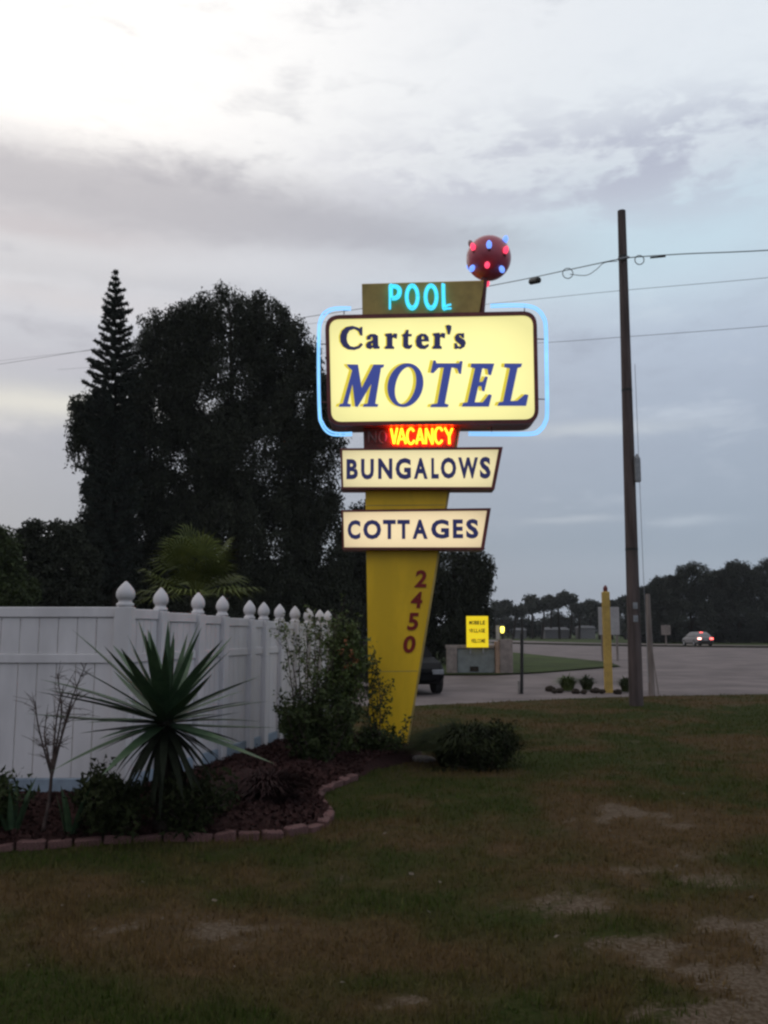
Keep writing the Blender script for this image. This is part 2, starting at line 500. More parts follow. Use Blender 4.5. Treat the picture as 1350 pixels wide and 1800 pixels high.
nx, ny = 260, 250
gx = np.linspace(-12, 20, nx); ty = np.linspace(0, 1, ny) ** 1.6
GX = np.repeat(gx[None, :], ny, 0); EY = edge_y(gx)
GY = -6 + ty[:, None] * (EY[None, :] + 6)
near = 2.2
GY = -6 + (EY[None, :] + 6) * np.linspace(0, 1, ny)[:, None]
GZ = hgt(GX, GY) * np.clip((EY[None, :] - GY) / .6, 0, 1)
V = np.stack([GX.ravel(), GY.ravel(), GZ.ravel()], 1)
ii = (np.arange(ny - 1)[:, None] * nx + np.arange(nx - 1)[None, :]).ravel()
F = np.stack([ii, ii + 1, ii + nx + 1, ii + nx], 1)

lm = bpy.data.materials.new('lawn_soil_and_thatch'); lm.use_nodes = True; nt = lm.node_tree; b = nt.nodes['Principled BSDF']
at = nt.nodes.new('ShaderNodeAttribute'); at.attribute_name = 'bare'
t = nt.nodes.new('ShaderNodeTexCoord'); v = t.outputs['Object']
n1 = noise(nt, v, 38, 6, .7); n2 = noise(nt, v, .75, 5, .65); n3 = noise(nt, v, 9, 5, .65)
al = nt.nodes.new('ShaderNodeAttribute'); al.attribute_name = 'lush'
gcol = mixc(nt, (E(nt, al.outputs['Fac']) + (n2 - .5) * .5).step(.82, .22), (.030, .046, .009), (.098, .062, .032))
gcol = mixc(nt, (n1.step(.35, .75) * .6), gcol, (.080, .064, .032))
gcol = mixc(nt, n3.step(.35, .75) * .5, gcol, (.026, .020, .012))
dirt = mixc(nt, n1.step(.35, .65), (.080, .055, .034), (.165, .130, .095))
gcol = mixc(nt, (E(nt, at.outputs['Fac']) + (n1 - .5) * .55 + (n3 - .5) * .45).step(.30, .62), gcol, dirt)
nt.links.new(gcol, b.inputs['Base Color']); b.inputs['Roughness'].default_value = 1; b.inputs['Specular IOR Level'].default_value = .05
bp = nt.nodes.new('ShaderNodeBump'); bp.inputs['Strength'].default_value = .9; bp.inputs['Distance'].default_value = .03
nt.links.new((n1 + n3).k, bp.inputs['Height']); nt.links.new(bp.outputs[0], b.inputs['Normal'])
lawn = obj('lawn', (V, F), lm, smooth=True); tag(lawn, kind='structure')
a = lawn.data.attributes.new('lush', 'FLOAT', 'POINT'); a.data.foreach_set('value', lush(V[:, 0], V[:, 1]).astype(np.float32))
a = lawn.data.attributes.new('bare', 'FLOAT', 'POINT'); a.data.foreach_set('value', bare(V[:, 0], V[:, 1]).astype(np.float32))

big = 1500
ground = obj('ground', ([(-big, -big, -.05), (big, -big, -.05), (big, big, -.05), (-big, big, -.05)], [(0, 1, 2, 3)]), M['soil'])
tag(ground, kind='structure')


def sheet(name, pts, z, m, kind='structure'):
    o = obj(name, ([(x, y, z) for x, y in pts], [tuple(range(len(pts)))]), m); tag(o, kind=kind); return o


# driveway and highway, one worn pavement split by a grass island and a median
sheet('driveway', [(-14, 18.6), (0.4, 18.8), (4.4, 20.9), (9.8, 22.4), (14, 23.0), (14, 41), (10.6, 40.2), (6, 34.3), (4.0, 32.6), (-14, 32.6)], -.022, M['asphalt'])
sheet('highway', [(14, 23.0), (60, 26), (60, 60), (44, 78), (33, 85), (22, 95), (12, 118), (-10, 170), (-26, 170), (2, 95), (9.6, 66), (11.6, 46), (10.6, 40.2), (14, 41)], -.020, M['asphalt'])
sheet('far_carriageway', [(62, 72), (62, 84), (40, 98), (26, 118), (14, 175), (6, 175), (18, 110), (30, 91), (46, 79)], -.016, M['asphalt'])
med = [(60, 61), (44, 79), (33, 86), (22, 96.5), (14, 117), (17, 112), (29, 91.5), (46, 79.6), (62, 71)]
mv = [Vector((x, y, -.05)) for x, y in med]
o = obj('median', loft([mv, [v + Vector((0, 0, .15)) for v in mv]]), M['verge_dark']); tag(o, kind='structure')
island = sheet('grass_verge', [(-14, 32.6), (4.0, 32.6), (6, 34.3), (9.9, 39.6), (10.7, 41), (11.2, 46), (9.2, 66), (0, 100), (-14, 100)], .03, M['soil'])
sheet('verge_edge', [(-14, 32.55), (4.02, 32.55), (6.02, 34.25), (9.95, 39.55), (10.75, 40.95), (11.27, 46), (9.27, 66), (.1, 100), (-14, 100)], -.012, M['soil'])

# grass blades: density falls with distance, thin where the soil is bare
def grass_blades(n, y0, y1, h0, h1, seed):
    g = np.random.default_rng(seed)
    y = y0 * (y1 / y0) ** g.random(n)
    half = y * .50 + .5
    x = (g.random(n) * 2 - 1) * half
    keep = (y < edge_y(x) - .02) & (g.random(n) > np.clip(bare(x, y) * 1.7, 0, .985)) & ~in_bed(x, y)
    x, y = x[keep], y[keep]; m = len(x)
    tuft = .6 + .8 * vnoise(x, y, .22, 31)
    tuft = tuft + 1.3 * np.clip(vnoise(x, y, .35, 33) * vnoise(x, y, .12, 34) - .42, 0, 1) * 2.2
    h = (h0 + (h1 - h0) * g.random(m)) * tuft
    w = .0022 * (1 + y * .16) * (.7 + .6 * g.random(m))
    ang = g.random(m) * 2 * np.pi; lean = g.normal(0, .55, m) ; la = g.random(m) * 2 * np.pi
    z = hgt(x, y)
    bx, by = np.cos(ang) * w, np.sin(ang) * w
    V = np.empty((m, 3, 3))
    V[:, 0] = np.stack([x - bx, y - by, z - .004], 1); V[:, 1] = np.stack([x + bx, y + by, z - .004], 1)
    V[:, 2] = np.stack([x + np.cos(la) * lean * h, y + np.sin(la) * lean * h, z + h * np.cos(np.clip(lean, -1.3, 1.3))], 1)
    return V.reshape(-1, 3), np.arange(m * 3).reshape(-1, 3)


BED_EDGE_PX = [(-120, 1508), (0, 1496), (100, 1490), (200, 1484), (300, 1480), (400, 1479), (480, 1475), (540, 1465), (570, 1450), (578, 1432), (563, 1417), (556, 1403), (574, 1390), (600, 1379), (632, 1367)]
bed_edge = [G(*p) for p in BED_EDGE_PX]
bed_poly = [(p.x, p.y) for p in bed_edge] + [(-.12, 10.5), (.35, 11.1), (.5, 11.9), (-.1, 12.6), (-1.1, 13.6), (-1.5, 11.6), (-2.4, 8.2), (-6, 8.2)]


def in_bed(x, y):
    x = np.asarray(x); y = np.asarray(y); c = np.zeros(x.shape, bool); n = len(bed_poly); j = n - 1
    for i in range(n):
        xi, yi = bed_poly[i]; xj, yj = bed_poly[j]
        c ^= ((yi > y) != (yj > y)) & (x < (xj - xi) * (y - yi) / (yj - yi + 1e-12) + xi); j = i
    return c


VG, FG = grass_blades(210000, 2.6, 22.5, .018, .055, 3)
grass = obj('grass', (VG, FG), M['grass'])
a = grass.data.attributes.new('lush', 'FLOAT', 'POINT'); a.data.foreach_set('value', lush(VG[:, 0], VG[:, 1]).astype(np.float32)); tag(grass, 'short mown lawn grass with worn patches', kind='stuff')

# fallen bits on the lawn
g = np.random.default_rng(9); n = 110
y = 3.0 * (18 / 3.0) ** g.random(n); x = (g.random(n) * 2 - 1) * (y * .45)
k = ~in_bed(x, y); x, y = x[k], y[k]; n = len(x)
s = .008 + .012 * g.random(n); a_ = g.random(n) * 6.28
V = np.empty((n, 4, 3)); z = hgt(x, y) + .02
for i, (du, dv) in enumerate(((-1, -.4), (1, -.5), (.8, .5), (-.9, .4))):
    V[:, i] = np.stack([x + (du * np.cos(a_) - dv * np.sin(a_)) * s, y + (du * np.sin(a_) + dv * np.cos(a_)) * s, z + g.random(n) * .02], 1)
o = obj('fallen_leaves', (V.reshape(-1, 3), np.arange(n * 4).reshape(-1, 4)), M['dead_leaf']); tag(o, 'dry pale leaves and bits scattered over the lawn', kind='stuff')

# mulch bed, mounded towards its middle
bm = bmesh.new()
bv = [bm.verts.new((x, y, 0.0)) for x, y in bed_poly]
bm.faces.new(bv)
bmesh.ops.triangulate(bm, faces=bm.faces[:])
for _ in range(4): bmesh.ops.subdivide_edges(bm, edges=[e for e in bm.edges if e.calc_length() > .12], cuts=1, use_grid_fill=True)
bmesh.ops.triangulate(bm, faces=bm.faces[:])
bnd = {v for e in bm.edges if e.is_boundary for v in e.verts}
for v in bm.verts:
    d = min(math.hypot(v.co.x - q.x, v.co.y - q.y) for q in bed_edge)
    v.co.z = (-.015 if v in bnd else .05 + .10 * min(1, d / .6) + .035 * (float(vnoise(v.co.x, v.co.y, .18, 40)) - .5))
o = obj('mulch_bed', from_bm(bm), M['mulch'], smooth=True); tag(o, kind='structure')
g = np.random.default_rng(12); x = g.uniform(-5, .6, 60000); y = g.uniform(6.3, 13.5, 60000); k = in_bed(x, y); x, y = x[k][:16000], y[k][:16000]; n = len(x)
dd = np.min(np.stack([np.hypot(x - q.x, y - q.y) for q in bed_edge]), 0); z = .06 + .10 * np.clip(dd / .6, 0, 1) + .03 * (g.random(n) - .5)
a_ = g.random(n) * 6.28; L = .012 + .018 * g.random(n); W = .004 + .004 * g.random(n); V = np.empty((n, 4, 3))
for i, (du, dv) in enumerate(((-1, -1), (1, -1), (1, 1), (-1, 1))):
    V[:, i] = np.stack([x + du * L * np.cos(a_) - dv * W * np.sin(a_), y + du * L * np.sin(a_) + dv * W * np.cos(a_), z + g.normal(0, .014, n)], 1)
o = obj('mulch', (V.reshape(-1, 3), np.arange(n * 4).reshape(-1, 4)), M['mulch']); tag(o, 'loose red brown mulch chips in the planting bed', kind='stuff')

# edging stones laid end to end round the bed
edging = thing('garden_edging', G(480, 1475), 'curved border of pinkish edging stones round the mulch bed', 'garden edging')
path = smooth_path([Vector((p.x, p.y, 0)) for p in bed_edge], 10)
acc = [0]
for i in range(1, len(path)): acc.append(acc[-1] + (path[i] - path[i - 1]).length)
def along(s):
    i = min(max(int(np.searchsorted(acc, s)) - 1, 0), len(path) - 2)
    return path[i].lerp(path[i + 1], (s - acc[i]) / max(1e-6, acc[i + 1] - acc[i]))
s = 0.0; stones = [box(-.5, .5, -.5, .5, -.5, .5, .09)]
sme = mesh_of('edging_stone', *stones[0], M['edging'])
while s + .2 < acc[-1]:
    L = random.uniform(.17, .22); c = along(s + L / 2); d = (along(s + L) - along(s)).normalized()
    mt = Matrix.Translation(c + Vector((0, 0, random.uniform(.012, .035))) - wloc(edging)) @ Matrix.Rotation(math.atan2(d.y, d.x) + random.gauss(0, .07), 4, 'Z') @ Matrix.Rotation(random.gauss(0, .07), 4, 'Y') @ Matrix.Rotation(random.gauss(0, .10), 4, 'X') @ Matrix.Diagonal((L - .014, random.uniform(.07, .1), random.uniform(.05, .10), 1))
    share('edging_stone', sme, edging, mt); s += L + .006

# ------------------------------------------------------------------ the motel sign
SY = 11.62                                  # front face of the yellow pylon
sroot = thing('motel_sign', (P(680, 1330, SY).x, SY + .17, 0), 'tall yellow pylon sign with lit motel cabinet, neon tubes and red light ball', 'motel sign')


def prof_obj(name, poly, y0, y1, m, parent): return obj(name, slab(poly, y0, y1), m, parent)


def fillshape(loops, Y, depth, tf=lambda x, y: (x, y)):
    """flat shape from outlines (holes included) in photo pixels, at distance Y, with real depth"""
    cu = bpy.data.curves.new('tmp', 'CURVE'); cu.dimensions = '2D'; cu.fill_mode = 'BOTH'
    ref = P(760, 650, Y)
    for lp in loops:
        sp = cu.splines.new('POLY'); sp.points.add(len(lp) - 1); sp.use_cyclic_u = True
        for i, q in enumerate(lp):
            w = P(*tf(*q), Y); sp.points[i].co = (w.x - ref.x, w.z - ref.z, 0, 1)
    cu.extrude = depth / 2; cu.offset = .005
    return curve_to_world(cu, ref, Y, depth)


def curve_to_world(cu, ref, Y, depth):
    o = bpy.data.objects.new('tmp', cu); COL.objects.link(o)
    dg = bpy.context.evaluated_depsgraph_get(); me = bpy.data.meshes.new_from_object(o.evaluated_get(dg))
    V = [Vector((ref.x + v.co.x, Y - v.co.z, ref.z + v.co.y)) for v in me.vertices]
    F = [tuple(p.vertices) for p in me.polygons]
    bpy.data.objects.remove(o); bpy.data.curves.remove(cu); bpy.data.meshes.remove(me)
    return V, F


def glyph(ch, bx, Y, depth, bold=.02, shear=0.0):
    """one letter fitted to a box in photo pixels: bx = (x0, x1, y_top, y_bottom)"""
    cu = bpy.data.curves.new('tmp', 'FONT'); cu.body = ch; cu.offset = bold; cu.extrude = .05; cu.resolution_u = 3; cu.shear = shear
    o = bpy.data.objects.new('tmp', cu); COL.objects.link(o)
    dg = bpy.context.evaluated_depsgraph_get(); me = bpy.data.meshes.new_from_object(o.evaluated_get(dg))
    co = [v.co.copy() for v in me.vertices]; F = [tuple(p.vertices) for p in me.polygons]
    bpy.data.objects.remove(o); bpy.data.curves.remove(cu); bpy.data.meshes.remove(me)
    x0, x1 = min(c.x for c in co), max(c.x for c in co); y0, y1 = min(c.y for c in co), max(c.y for c in co)
    a = P(bx[0], bx[3], Y); b = P(bx[1], bx[2], Y)
    return [Vector((a.x + (c.x - x0) / (x1 - x0) * (b.x - a.x), Y - c.z / .05 * depth / 2, a.z + (c.y - y0) / (y1 - y0) * (b.z - a.z))) for c in co], F


# pylon
prof_obj('pylon', [(636, 499), (850, 493), (713, 1338), (650, 1338)], SY, SY + .34, M['yellow'], sroot)
obj('edge_trim', slab([(846.5, 499), (850.6, 499), (713.8, 1335), (710.5, 1335)], SY - .008, SY + .05), M['olive'], sroot)
for ya in (888, 1180):
    xa = 850 - (ya - 493) * 137 / 845
    obj('sheet_seam', slab([(638 + (ya - 499) * 14 / 839, ya), (xa - 5, ya - 1), (xa - 5, ya + .2), (638 + (ya - 499) * 14 / 839, ya + 1.2)], SY - .003, SY + .01), M['olive'], sroot)
obj('footing', box(P(650, 1330, SY).x - .12, P(713, 1330, SY).x + .12, SY - .1, SY + .44, -.05, .07, .02), M['stone'], sroot)
# weathered face board behind POOL
prof_obj('pool_board', [(636.5, 499.5), (849, 494), (841, 551), (637, 554)], SY - .012, SY, M['olive'], sroot)
# pylon edge trim of the ball stem
stem = obj('ball_stem', tube([P(846, 552, SY + .12), P(851.5, 487, SY + .12)], [.045, .045], 8), M['brownpan'], sroot)

# main cabinet with rounded corners
def rrect(q, r, n=6):
    """rounded quad; q = tl, tr, br, bl"""
    out = []
    for i in range(4):
        c = Vector(q[i]); a = (Vector(q[i - 1]) - c).normalized(); b = (Vector(q[(i + 1) % 4]) - c).normalized()
        for k in range(n + 1):
            t = k / n; p0, p1, p2 = c + a * r, c, c + b * r
            out.append(p0 * (1 - t) ** 2 * 1 + p1 * 2 * t * (1 - t) + p2 * t * t)
    return [(p.x, p.y) for p in out]


CABQ = [(571, 554), (943.5, 546.5), (947.5, 744.5), (576, 748.5)]
FACQ = [(578.5, 560.5), (937, 553.5), (940.5, 737), (582.5, 741.5)]
CY = SY - .20
cab_out = rrect(CABQ, 26); fac = rrect(FACQ, 19)
ro = [P(x, y, CY) for x, y in cab_out]; ri = [P(x, y, CY) for x, y in fac]
dy = lambda r, d: [p + Vector((0, d, 0)) for p in r]
obj('cabinet', loft([dy(ri, .03), ri, ro, dy(ro, .42), dy(ri, .42)], caps=False), M['maroon'], sroot)
f_ = [p + Vector((0, .025, 0)) for p in ri]
obj('cabinet_face', (f_, [tuple(range(len(f_)))]), M['face'], sroot)
obj('rear_face', ([p + Vector((0, .41, 0)) for p in ri], [tuple(range(len(ri)))[::-1]]), M['face'], sroot)
FY = CY + .025

Z5 = lambda pts: [(x / 5.192 + 580, y / 5.192 + 560) for x, y in pts]
Z1 = lambda pts: [(x / 2.935 + 540, y / 2.935 + 400) for x, y in pts]
def ell(cx, cy, rx, ry, sh, n=36): return [(cx + rx * math.cos(t) - sh * ry * math.sin(t), cy + ry * math.sin(t)) for t in [2 * math.pi * i / n for i in range(n)]]
MOTEL = [
    [Z5([(85, 802), (92, 784), (120, 779), (207, 470), (172, 442), (160, 422), (254, 424), (288, 645), (400, 424), (492, 424), (485, 442), (464, 448), (410, 780), (438, 786), (432, 802), (305, 802), (312, 785), (345, 780), (386, 575), (252, 802), (232, 800), (206, 580), (158, 779), (188, 786), (184, 802)])],
    [Z5(ell(689, 608, 160, 197, .10)), Z5(ell(690, 612, 96, 174, .17))],
    [Z5([(922, 492), (946, 385), (962, 387), (970, 413), (1180, 413), (1190, 390), (1207, 394), (1194, 502), (1180, 500), (1164, 452), (1108, 442), (1045, 778), (1080, 789), (1073, 805), (920, 805), (926, 789), (982, 778), (1043, 442), (988, 447), (944, 494)])],
    [Z1([(800, 922), (805, 908), (828, 904), (868, 724), (845, 719), (848, 704), (963, 704), (947, 760), (936, 757), (932, 728), (902, 724), (886, 800), (906, 797), (919, 770), (930, 773), (913, 843), (903, 841), (900, 816), (882, 816), (862, 904), (906, 904), (938, 862), (950, 866), (936, 922)])],
    [Z1([(984, 918), (990, 904), (1012, 900), (1048, 724), (1018, 719), (1020, 704), (1106, 704), (1102, 718), (1084, 723), (1047, 898), (1084, 896), (1124, 862), (1139, 866), (1128, 918)])]]
CARTERS = [
    [Z5([(294, 80), (294, 152), (280, 152), (262, 112), (222, 92), (178, 106), (156, 140), (150, 182), (158, 222), (182, 254), (222, 264), (262, 252), (284, 226), (298, 238), (270, 268), (222, 284), (168, 280), (124, 254), (98, 210), (95, 160), (112, 112), (150, 80), (205, 70), (252, 84), (274, 96), (282, 80)])],
    [Z5([(340, 192), (340, 166), (372, 144), (410, 144), (436, 160), (438, 240), (442, 256), (452, 258), (450, 272), (404, 274), (394, 258), (370, 277), (338, 266), (332, 240), (346, 218), (392, 200), (392, 172), (382, 160), (372, 170), (370, 188)]), Z5([(392, 216), (376, 226), (374, 246), (384, 252), (392, 246)])],
    [Z5([(508, 142), (562, 136), (566, 160), (588, 138), (612, 142), (608, 180), (590, 176), (580, 164), (568, 178), (568, 250), (584, 262), (584, 274), (504, 274), (504, 262), (522, 250), (522, 164), (508, 156)])],
    [Z5([(664, 148), (684, 140), (700, 106), (716, 106), (714, 144), (744, 144), (742, 160), (713, 160), (712, 234), (722, 250), (748, 240), (746, 258), (724, 276), (690, 272), (670, 250), (672, 160), (662, 160)])],
    [Z5([(902, 206), (834, 206), (840, 238), (862, 252), (898, 236), (900, 250), (868, 276), (826, 274), (794, 250), (786, 208), (798, 164), (834, 140), (872, 144), (896, 168)]), Z5([(864, 192), (860, 164), (846, 156), (836, 168), (834, 192)])],
    [Z5([(944, 138), (998, 132), (1002, 156), (1024, 134), (1050, 138), (1046, 176), (1028, 172), (1016, 160), (1003, 174), (1002, 248), (1018, 260), (1018, 274), (938, 274), (940, 260), (956, 248), (958, 160), (944, 152)])],
    [Z5([(1060, 68), (1082, 60), (1106, 70), (1104, 100), (1092, 142), (1078, 142), (1072, 110)])],
    [Z5([(1222, 136), (1222, 176), (1208, 172), (1196, 154), (1180, 150), (1176, 162), (1192, 178), (1226, 196), (1238, 224), (1226, 256), (1192, 276), (1164, 270), (1152, 276), (1140, 274), (1140, 228), (1154, 228), (1164, 252), (1186, 262), (1198, 252), (1196, 238), (1176, 224), (1148, 200), (1142, 170), (1160, 144), (1186, 136), (1206, 142), (1212, 136)])]]
for lp in MOTEL:
    L = obj('letter', fillshape(lp, FY - .020, .018), M['blue_letter'], sroot)
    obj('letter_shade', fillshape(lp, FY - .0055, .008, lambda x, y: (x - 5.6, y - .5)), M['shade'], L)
for lp in CARTERS:
    L = obj('letter', fillshape(lp, FY - .016, .012), M['navy_letter'], sroot)
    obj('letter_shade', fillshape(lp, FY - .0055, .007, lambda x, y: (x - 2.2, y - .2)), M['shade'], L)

# the two smaller lit boxes
def small_box(name, outer, inner, facemat, letters, depth=.30, y0=SY - .14):
    ro = [P(x, y, y0) for x, y in outer]; ri = [P(x, y, y0) for x, y in inner]
    b_ = obj(name, loft([dy(ri, .02), ri, ro, dy(ro, depth), dy(ri, depth)], caps=False), M['maroon'], sroot)
    f_ = dy(ri, .015)
    obj('box_face', (f_, [tuple(range(len(f_)))]), facemat, b_)
    for ch, bx in letters: obj('letter', glyph(ch, bx, y0 + .007, .010, .042), M['navy_letter'], b_)


Z2 = lambda a, b, t, bt: (a / 4.219 + 580, b / 4.219 + 580, t / 4.219 + 740, bt / 4.219 + 740)
small_box('bungalows_box', [(598, 788), (884, 785.5), (869.5, 860), (600, 860)], [(601.8, 791.5), (876.5, 790), (864, 856), (603.5, 856)], M['face_cream'],
          [(c, Z2(a, b, t, q)) for c, a, b, t, q in (('B', 122, 208, 283, 432), ('U', 230, 326, 281, 434), ('N', 357, 463, 278, 430), ('G', 486, 600, 275, 433), ('A', 622, 724, 275, 430), ('L', 752, 806, 275, 428), ('O', 822, 936, 270, 428), ('W', 952, 1098, 270, 426), ('S', 1112, 1190, 266, 428))])
small_box('cottages_box', [(600, 896.5), (863, 893), (851, 966.5), (602, 966)], [(603.5, 900), (856, 897.5), (845.5, 962), (605, 962)], M['face_peach'],
          [(c, Z2(a, b, t, q)) for c, a, b, t, q in (('C', 130, 226, 735, 878), ('O', 246, 380, 733, 878), ('T', 393, 488, 733, 876), ('T', 500, 592, 733, 875), ('A', 612, 724, 731, 875), ('G', 750, 882, 730, 873), ('E', 912, 986, 730, 870), ('S', 1010, 1100, 727, 872))])

# street number down the pylon
for ch, bx in (('2', (728.5, 749.5, 1002, 1032.5)), ('4', (722, 742.5, 1040, 1069)), ('5', (715.5, 736, 1077, 1108)), ('0', (709, 730.5, 1117, 1148))):
    obj('numeral', glyph(ch, bx, SY - .006, .010, .03, .12), M['red_num'], sroot)

# POOL in doubled neon tubing
Za = lambda pts: [(x / 9.643 + 670, y / 9.643 + 490) for x, y in pts]
def neon(name, lines, Y, r, m, parent, k=5):
    parts = []
    for ln, closed in lines:
        pts = [P(x, y, Y) for x, y in ln]
        if k: pts = smooth_path(pts, k)
        parts.append(tube(pts, r, 8))
    return obj(name, join(*parts), m, parent, smooth=True)
NY = SY - .055
neon('neon_letter', [(Za([(148, 515), (148, 300), (148, 112), (200, 108), (270, 118), (322, 165), (330, 230), (310, 300), (255, 345), (180, 350)]), 0),
                     (Za([(182, 318), (182, 150), (215, 146), (262, 158), (288, 190), (292, 232), (275, 278), (240, 305), (190, 312)]), 0)], NY, .0145, M['neon_cyan'], sroot)
for cx in (526, 846):
    neon('neon_letter', [(Za(ell(cx, 308, 107, 212, 0, 24) + [(cx + 107, 308)]), 0), (Za(ell(cx, 306, 80, 168, 0, 24) + [(cx + 80, 306)]), 0)], NY, .0145, M['neon_cyan'], sroot, 0)
neon('neon_letter', [(Za([(1040, 80), (1044, 300), (1052, 508), (1110, 506), (1190, 502)]), 0), (Za([(1066, 90), (1070, 300), (1082, 468), (1120, 452), (1185, 436)]), 0)], NY, .0145, M['neon_cyan'], sroot, 3)

# VACANCY: dark panel, the NO unlit
prof_obj('vacancy_panel', [(638.5, 748), (806, 745), (798.5, 788), (639.5, 788.5)], SY - .02, SY, M['brownpan'], sroot)
Zb = lambda pts: [(x / 7.105 + 630, y / 7.105 + 740) for x, y in pts]
VY = SY - .055
strokes = [
    [[(408, 95), (445, 285)], [(445, 285), (484, 88)]],
    [[(490, 290), (540, 92)], [(540, 92), (592, 285)], [(508, 225), (572, 225)]],
    [[(692, 130), (672, 100), (645, 98), (618, 130), (610, 190), (620, 250), (648, 285), (678, 275), (698, 240)]],
    [[(724, 288), (770, 92)], [(770, 92), (812, 285)], [(738, 228), (798, 228)]],
    [[(842, 286), (845, 92)], [(845, 92), (925, 290)], [(925, 290), (922, 92)]],
    [[(1048, 125), (1028, 92), (998, 85), (968, 115), (958, 180), (966, 240), (995, 278), (1025, 270), (1045, 238)]],
    [[(1078, 85), (1134, 190)], [(1134, 190), (1172, 92)], [(1134, 190), (1136, 288)]]]
for st in strokes:
    neon('neon_letter', [(Zb(s_), 0) for s_ in st], VY, .0155, M['neon_red'], sroot, 3)
neon('unlit_neon_letter', [(Zb(s_), 0) for s_ in [[(128, 270), (128, 130)], [(128, 130), (218, 270)], [(218, 270), (218, 130)]]], VY, .008, M['glass_tube_off'], sroot, 1)
neon('unlit_neon_letter', [(Zb([(340, 160), (310, 128), (275, 140), (258, 200), (275, 262), (310, 272)]), 0)], VY, .008, M['glass_tube_off'], sroot, 4)
neon('neon_tube_end', [(Zb([(340, 160), (348, 200), (338, 250)]), 0)], VY, .008, M['neon_dim'], sroot, 4)

# border neon, two tubes side by side, on stand-offs
BY = SY - .06
def border(pts_a, pts_b):
    pts_b = [(b[0] + (a[0] - b[0]) * .3, b[1] + (a[1] - b[1]) * .3) for a, b in zip(pts_a, pts_b)]
    o = obj('border_neon', join(tube(smooth_path([P(x, y, BY) for x, y in Z1(pts_a)], 6), .0125, 8), tube(smooth_path([P(x, y, BY) for x, y in Z1(pts_b)], 6), .0125, 8)), M['neon_blue'], sroot, smooth=True)
    return o
border([(226, 412), (170, 411), (120, 418), (82, 442), (62, 485), (56, 545), (55, 750), (60, 960), (70, 1010), (95, 1050), (130, 1070), (180, 1073), (232, 1071)],
       [(226, 430), (172, 429), (132, 434), (100, 456), (78, 492), (70, 548), (66, 750), (72, 955), (84, 1000), (106, 1034), (138, 1052), (182, 1055), (232, 1053)])
border([(945, 398), (1060, 395), (1140, 399), (1190, 418), (1222, 455), (1236, 510), (1240, 700), (1243, 950), (1232, 1010), (1205, 1050), (1160, 1070), (1000, 1072), (832, 1070)],
       [(945, 416), (1060, 413), (1136, 416), (1180, 432), (1206, 464), (1220, 515), (1224, 700), (1227, 945), (1217, 1000), (1194, 1032), (1152, 1052), (1000, 1054), (832, 1052)])
for a_, b_ in (((1186, 575), (1232, 576)), ((1190, 885), (1234, 886)), ((950, 1018), (952, 1064)), ((1120, 440), (1122, 404)), ((66, 600), (100, 602)), ((66, 900), (104, 902)), ((190, 424), (190, 448)), ((200, 1030), (200, 1064))):
    pa, pb = [P(*Z1([q])[0], BY + .04) for q in (a_, b_)]
    obj('tube_bracket', tube([pa, pb], .007, 6), M['maroon'], sroot)

# light ball
BC = P(859, 454, SY + .14); BR = 40 * MPP(SY) * 1.04
bm = bmesh.new(); bmesh.ops.create_uvsphere(bm, u_segments=40, v_segments=24, radius=BR)
for v in bm.verts: v.co = v.co + BC
ball = obj('light_ball', from_bm(bm), M['red_ball'], sroot, smooth=True)
Zc = lambda x, y: (x / 11.25 + 800, y / 11.25 + 400)
def bulb(dirn, m, name):
    d = dirn.normalized(); c = BC + d * (BR + .004) - Vector((0, 0, .035 * (1 - abs(d.z))))
    d = (d * .45 + Vector((0, 0, .9 if d.z > -.5 else -.5))).normalized()
    prof = [(-.02, .018), (.0, .031), (.03, .038), (.06, .034), (.082, .02), (.094, .0)]
    q = d.to_track_quat('Z', 'Y')
    V = []; n = 10
    rings = [[c + q @ Vector((r * math.cos(2 * math.pi * k / n), r * math.sin(2 * math.pi * k / n), z)) for k in range(n)] for z, r in prof]
    obj(name, loft(rings), m, ball, smooth=True)
    obj('bulb_socket', loft([[c + q @ Vector((r * math.cos(2 * math.pi * k / n), r * math.sin(2 * math.pi * k / n), z)) for k in range(n)] for z, r in ((-.05, .026), (-.015, .026), (-.015, .018), (-.05, .018))]), M['maroon'], ball)
for x, y, m in ((305, 510, 'bulb_red'), (615, 530, 'bulb_blue'), (968, 595, 'bulb_red'), (985, 325, 'bulb_blue'), (300, 850, 'bulb_blue'), (585, 862, 'bulb_red'), (898, 912, 'bulb_blue')):
    px, py = Zc(x, y); d = P(px, py, BC.y) - BC; u, w = d.x / (BR * 1.12), d.z / (BR * 1.12)
    rr = math.hypot(u, w)
    if rr > .97: u, w, rr = u / rr * .97, w / rr * .97, .97
    bulb(Vector((u, -math.sqrt(1 - rr * rr), w)), M[m], 'bulb')
for d, m in (((-.75, .1, .66), 'glass_tube_off'), ((.1, .9, .3), 'bulb_red'), ((-.7, .6, -.1), 'bulb_blue'), ((.75, .6, .1), 'bulb_blue'), ((0, .7, -.7), 'bulb_red')):
    bulb(Vector(d), M[m], 'bulb')

# ------------------------------------------------------------------ white vinyl fences
CORN = Vector((P(220, 1068, 8.3).x, 8.3, 0))
def yat(px): return 7085.0 / (1074.0 - px)
def cap_at(c, z, s, parent):
    k = s / .15
    prof = [(0, .070 * k), (.012, .078 * k), (.03, .078 * k), (.04, .062 * k), (.065, .060 * k), (.075, .074 * k), (.10, .084 * k), (.135, .083 * k), (.17, .068 * k), (.205, .040 * k), (.232, .014 * k), (.24, .001)]
    obj('post_cap', lathe((c.x, c.y, z), prof, 16), M['vinyl'], parent, smooth=True)


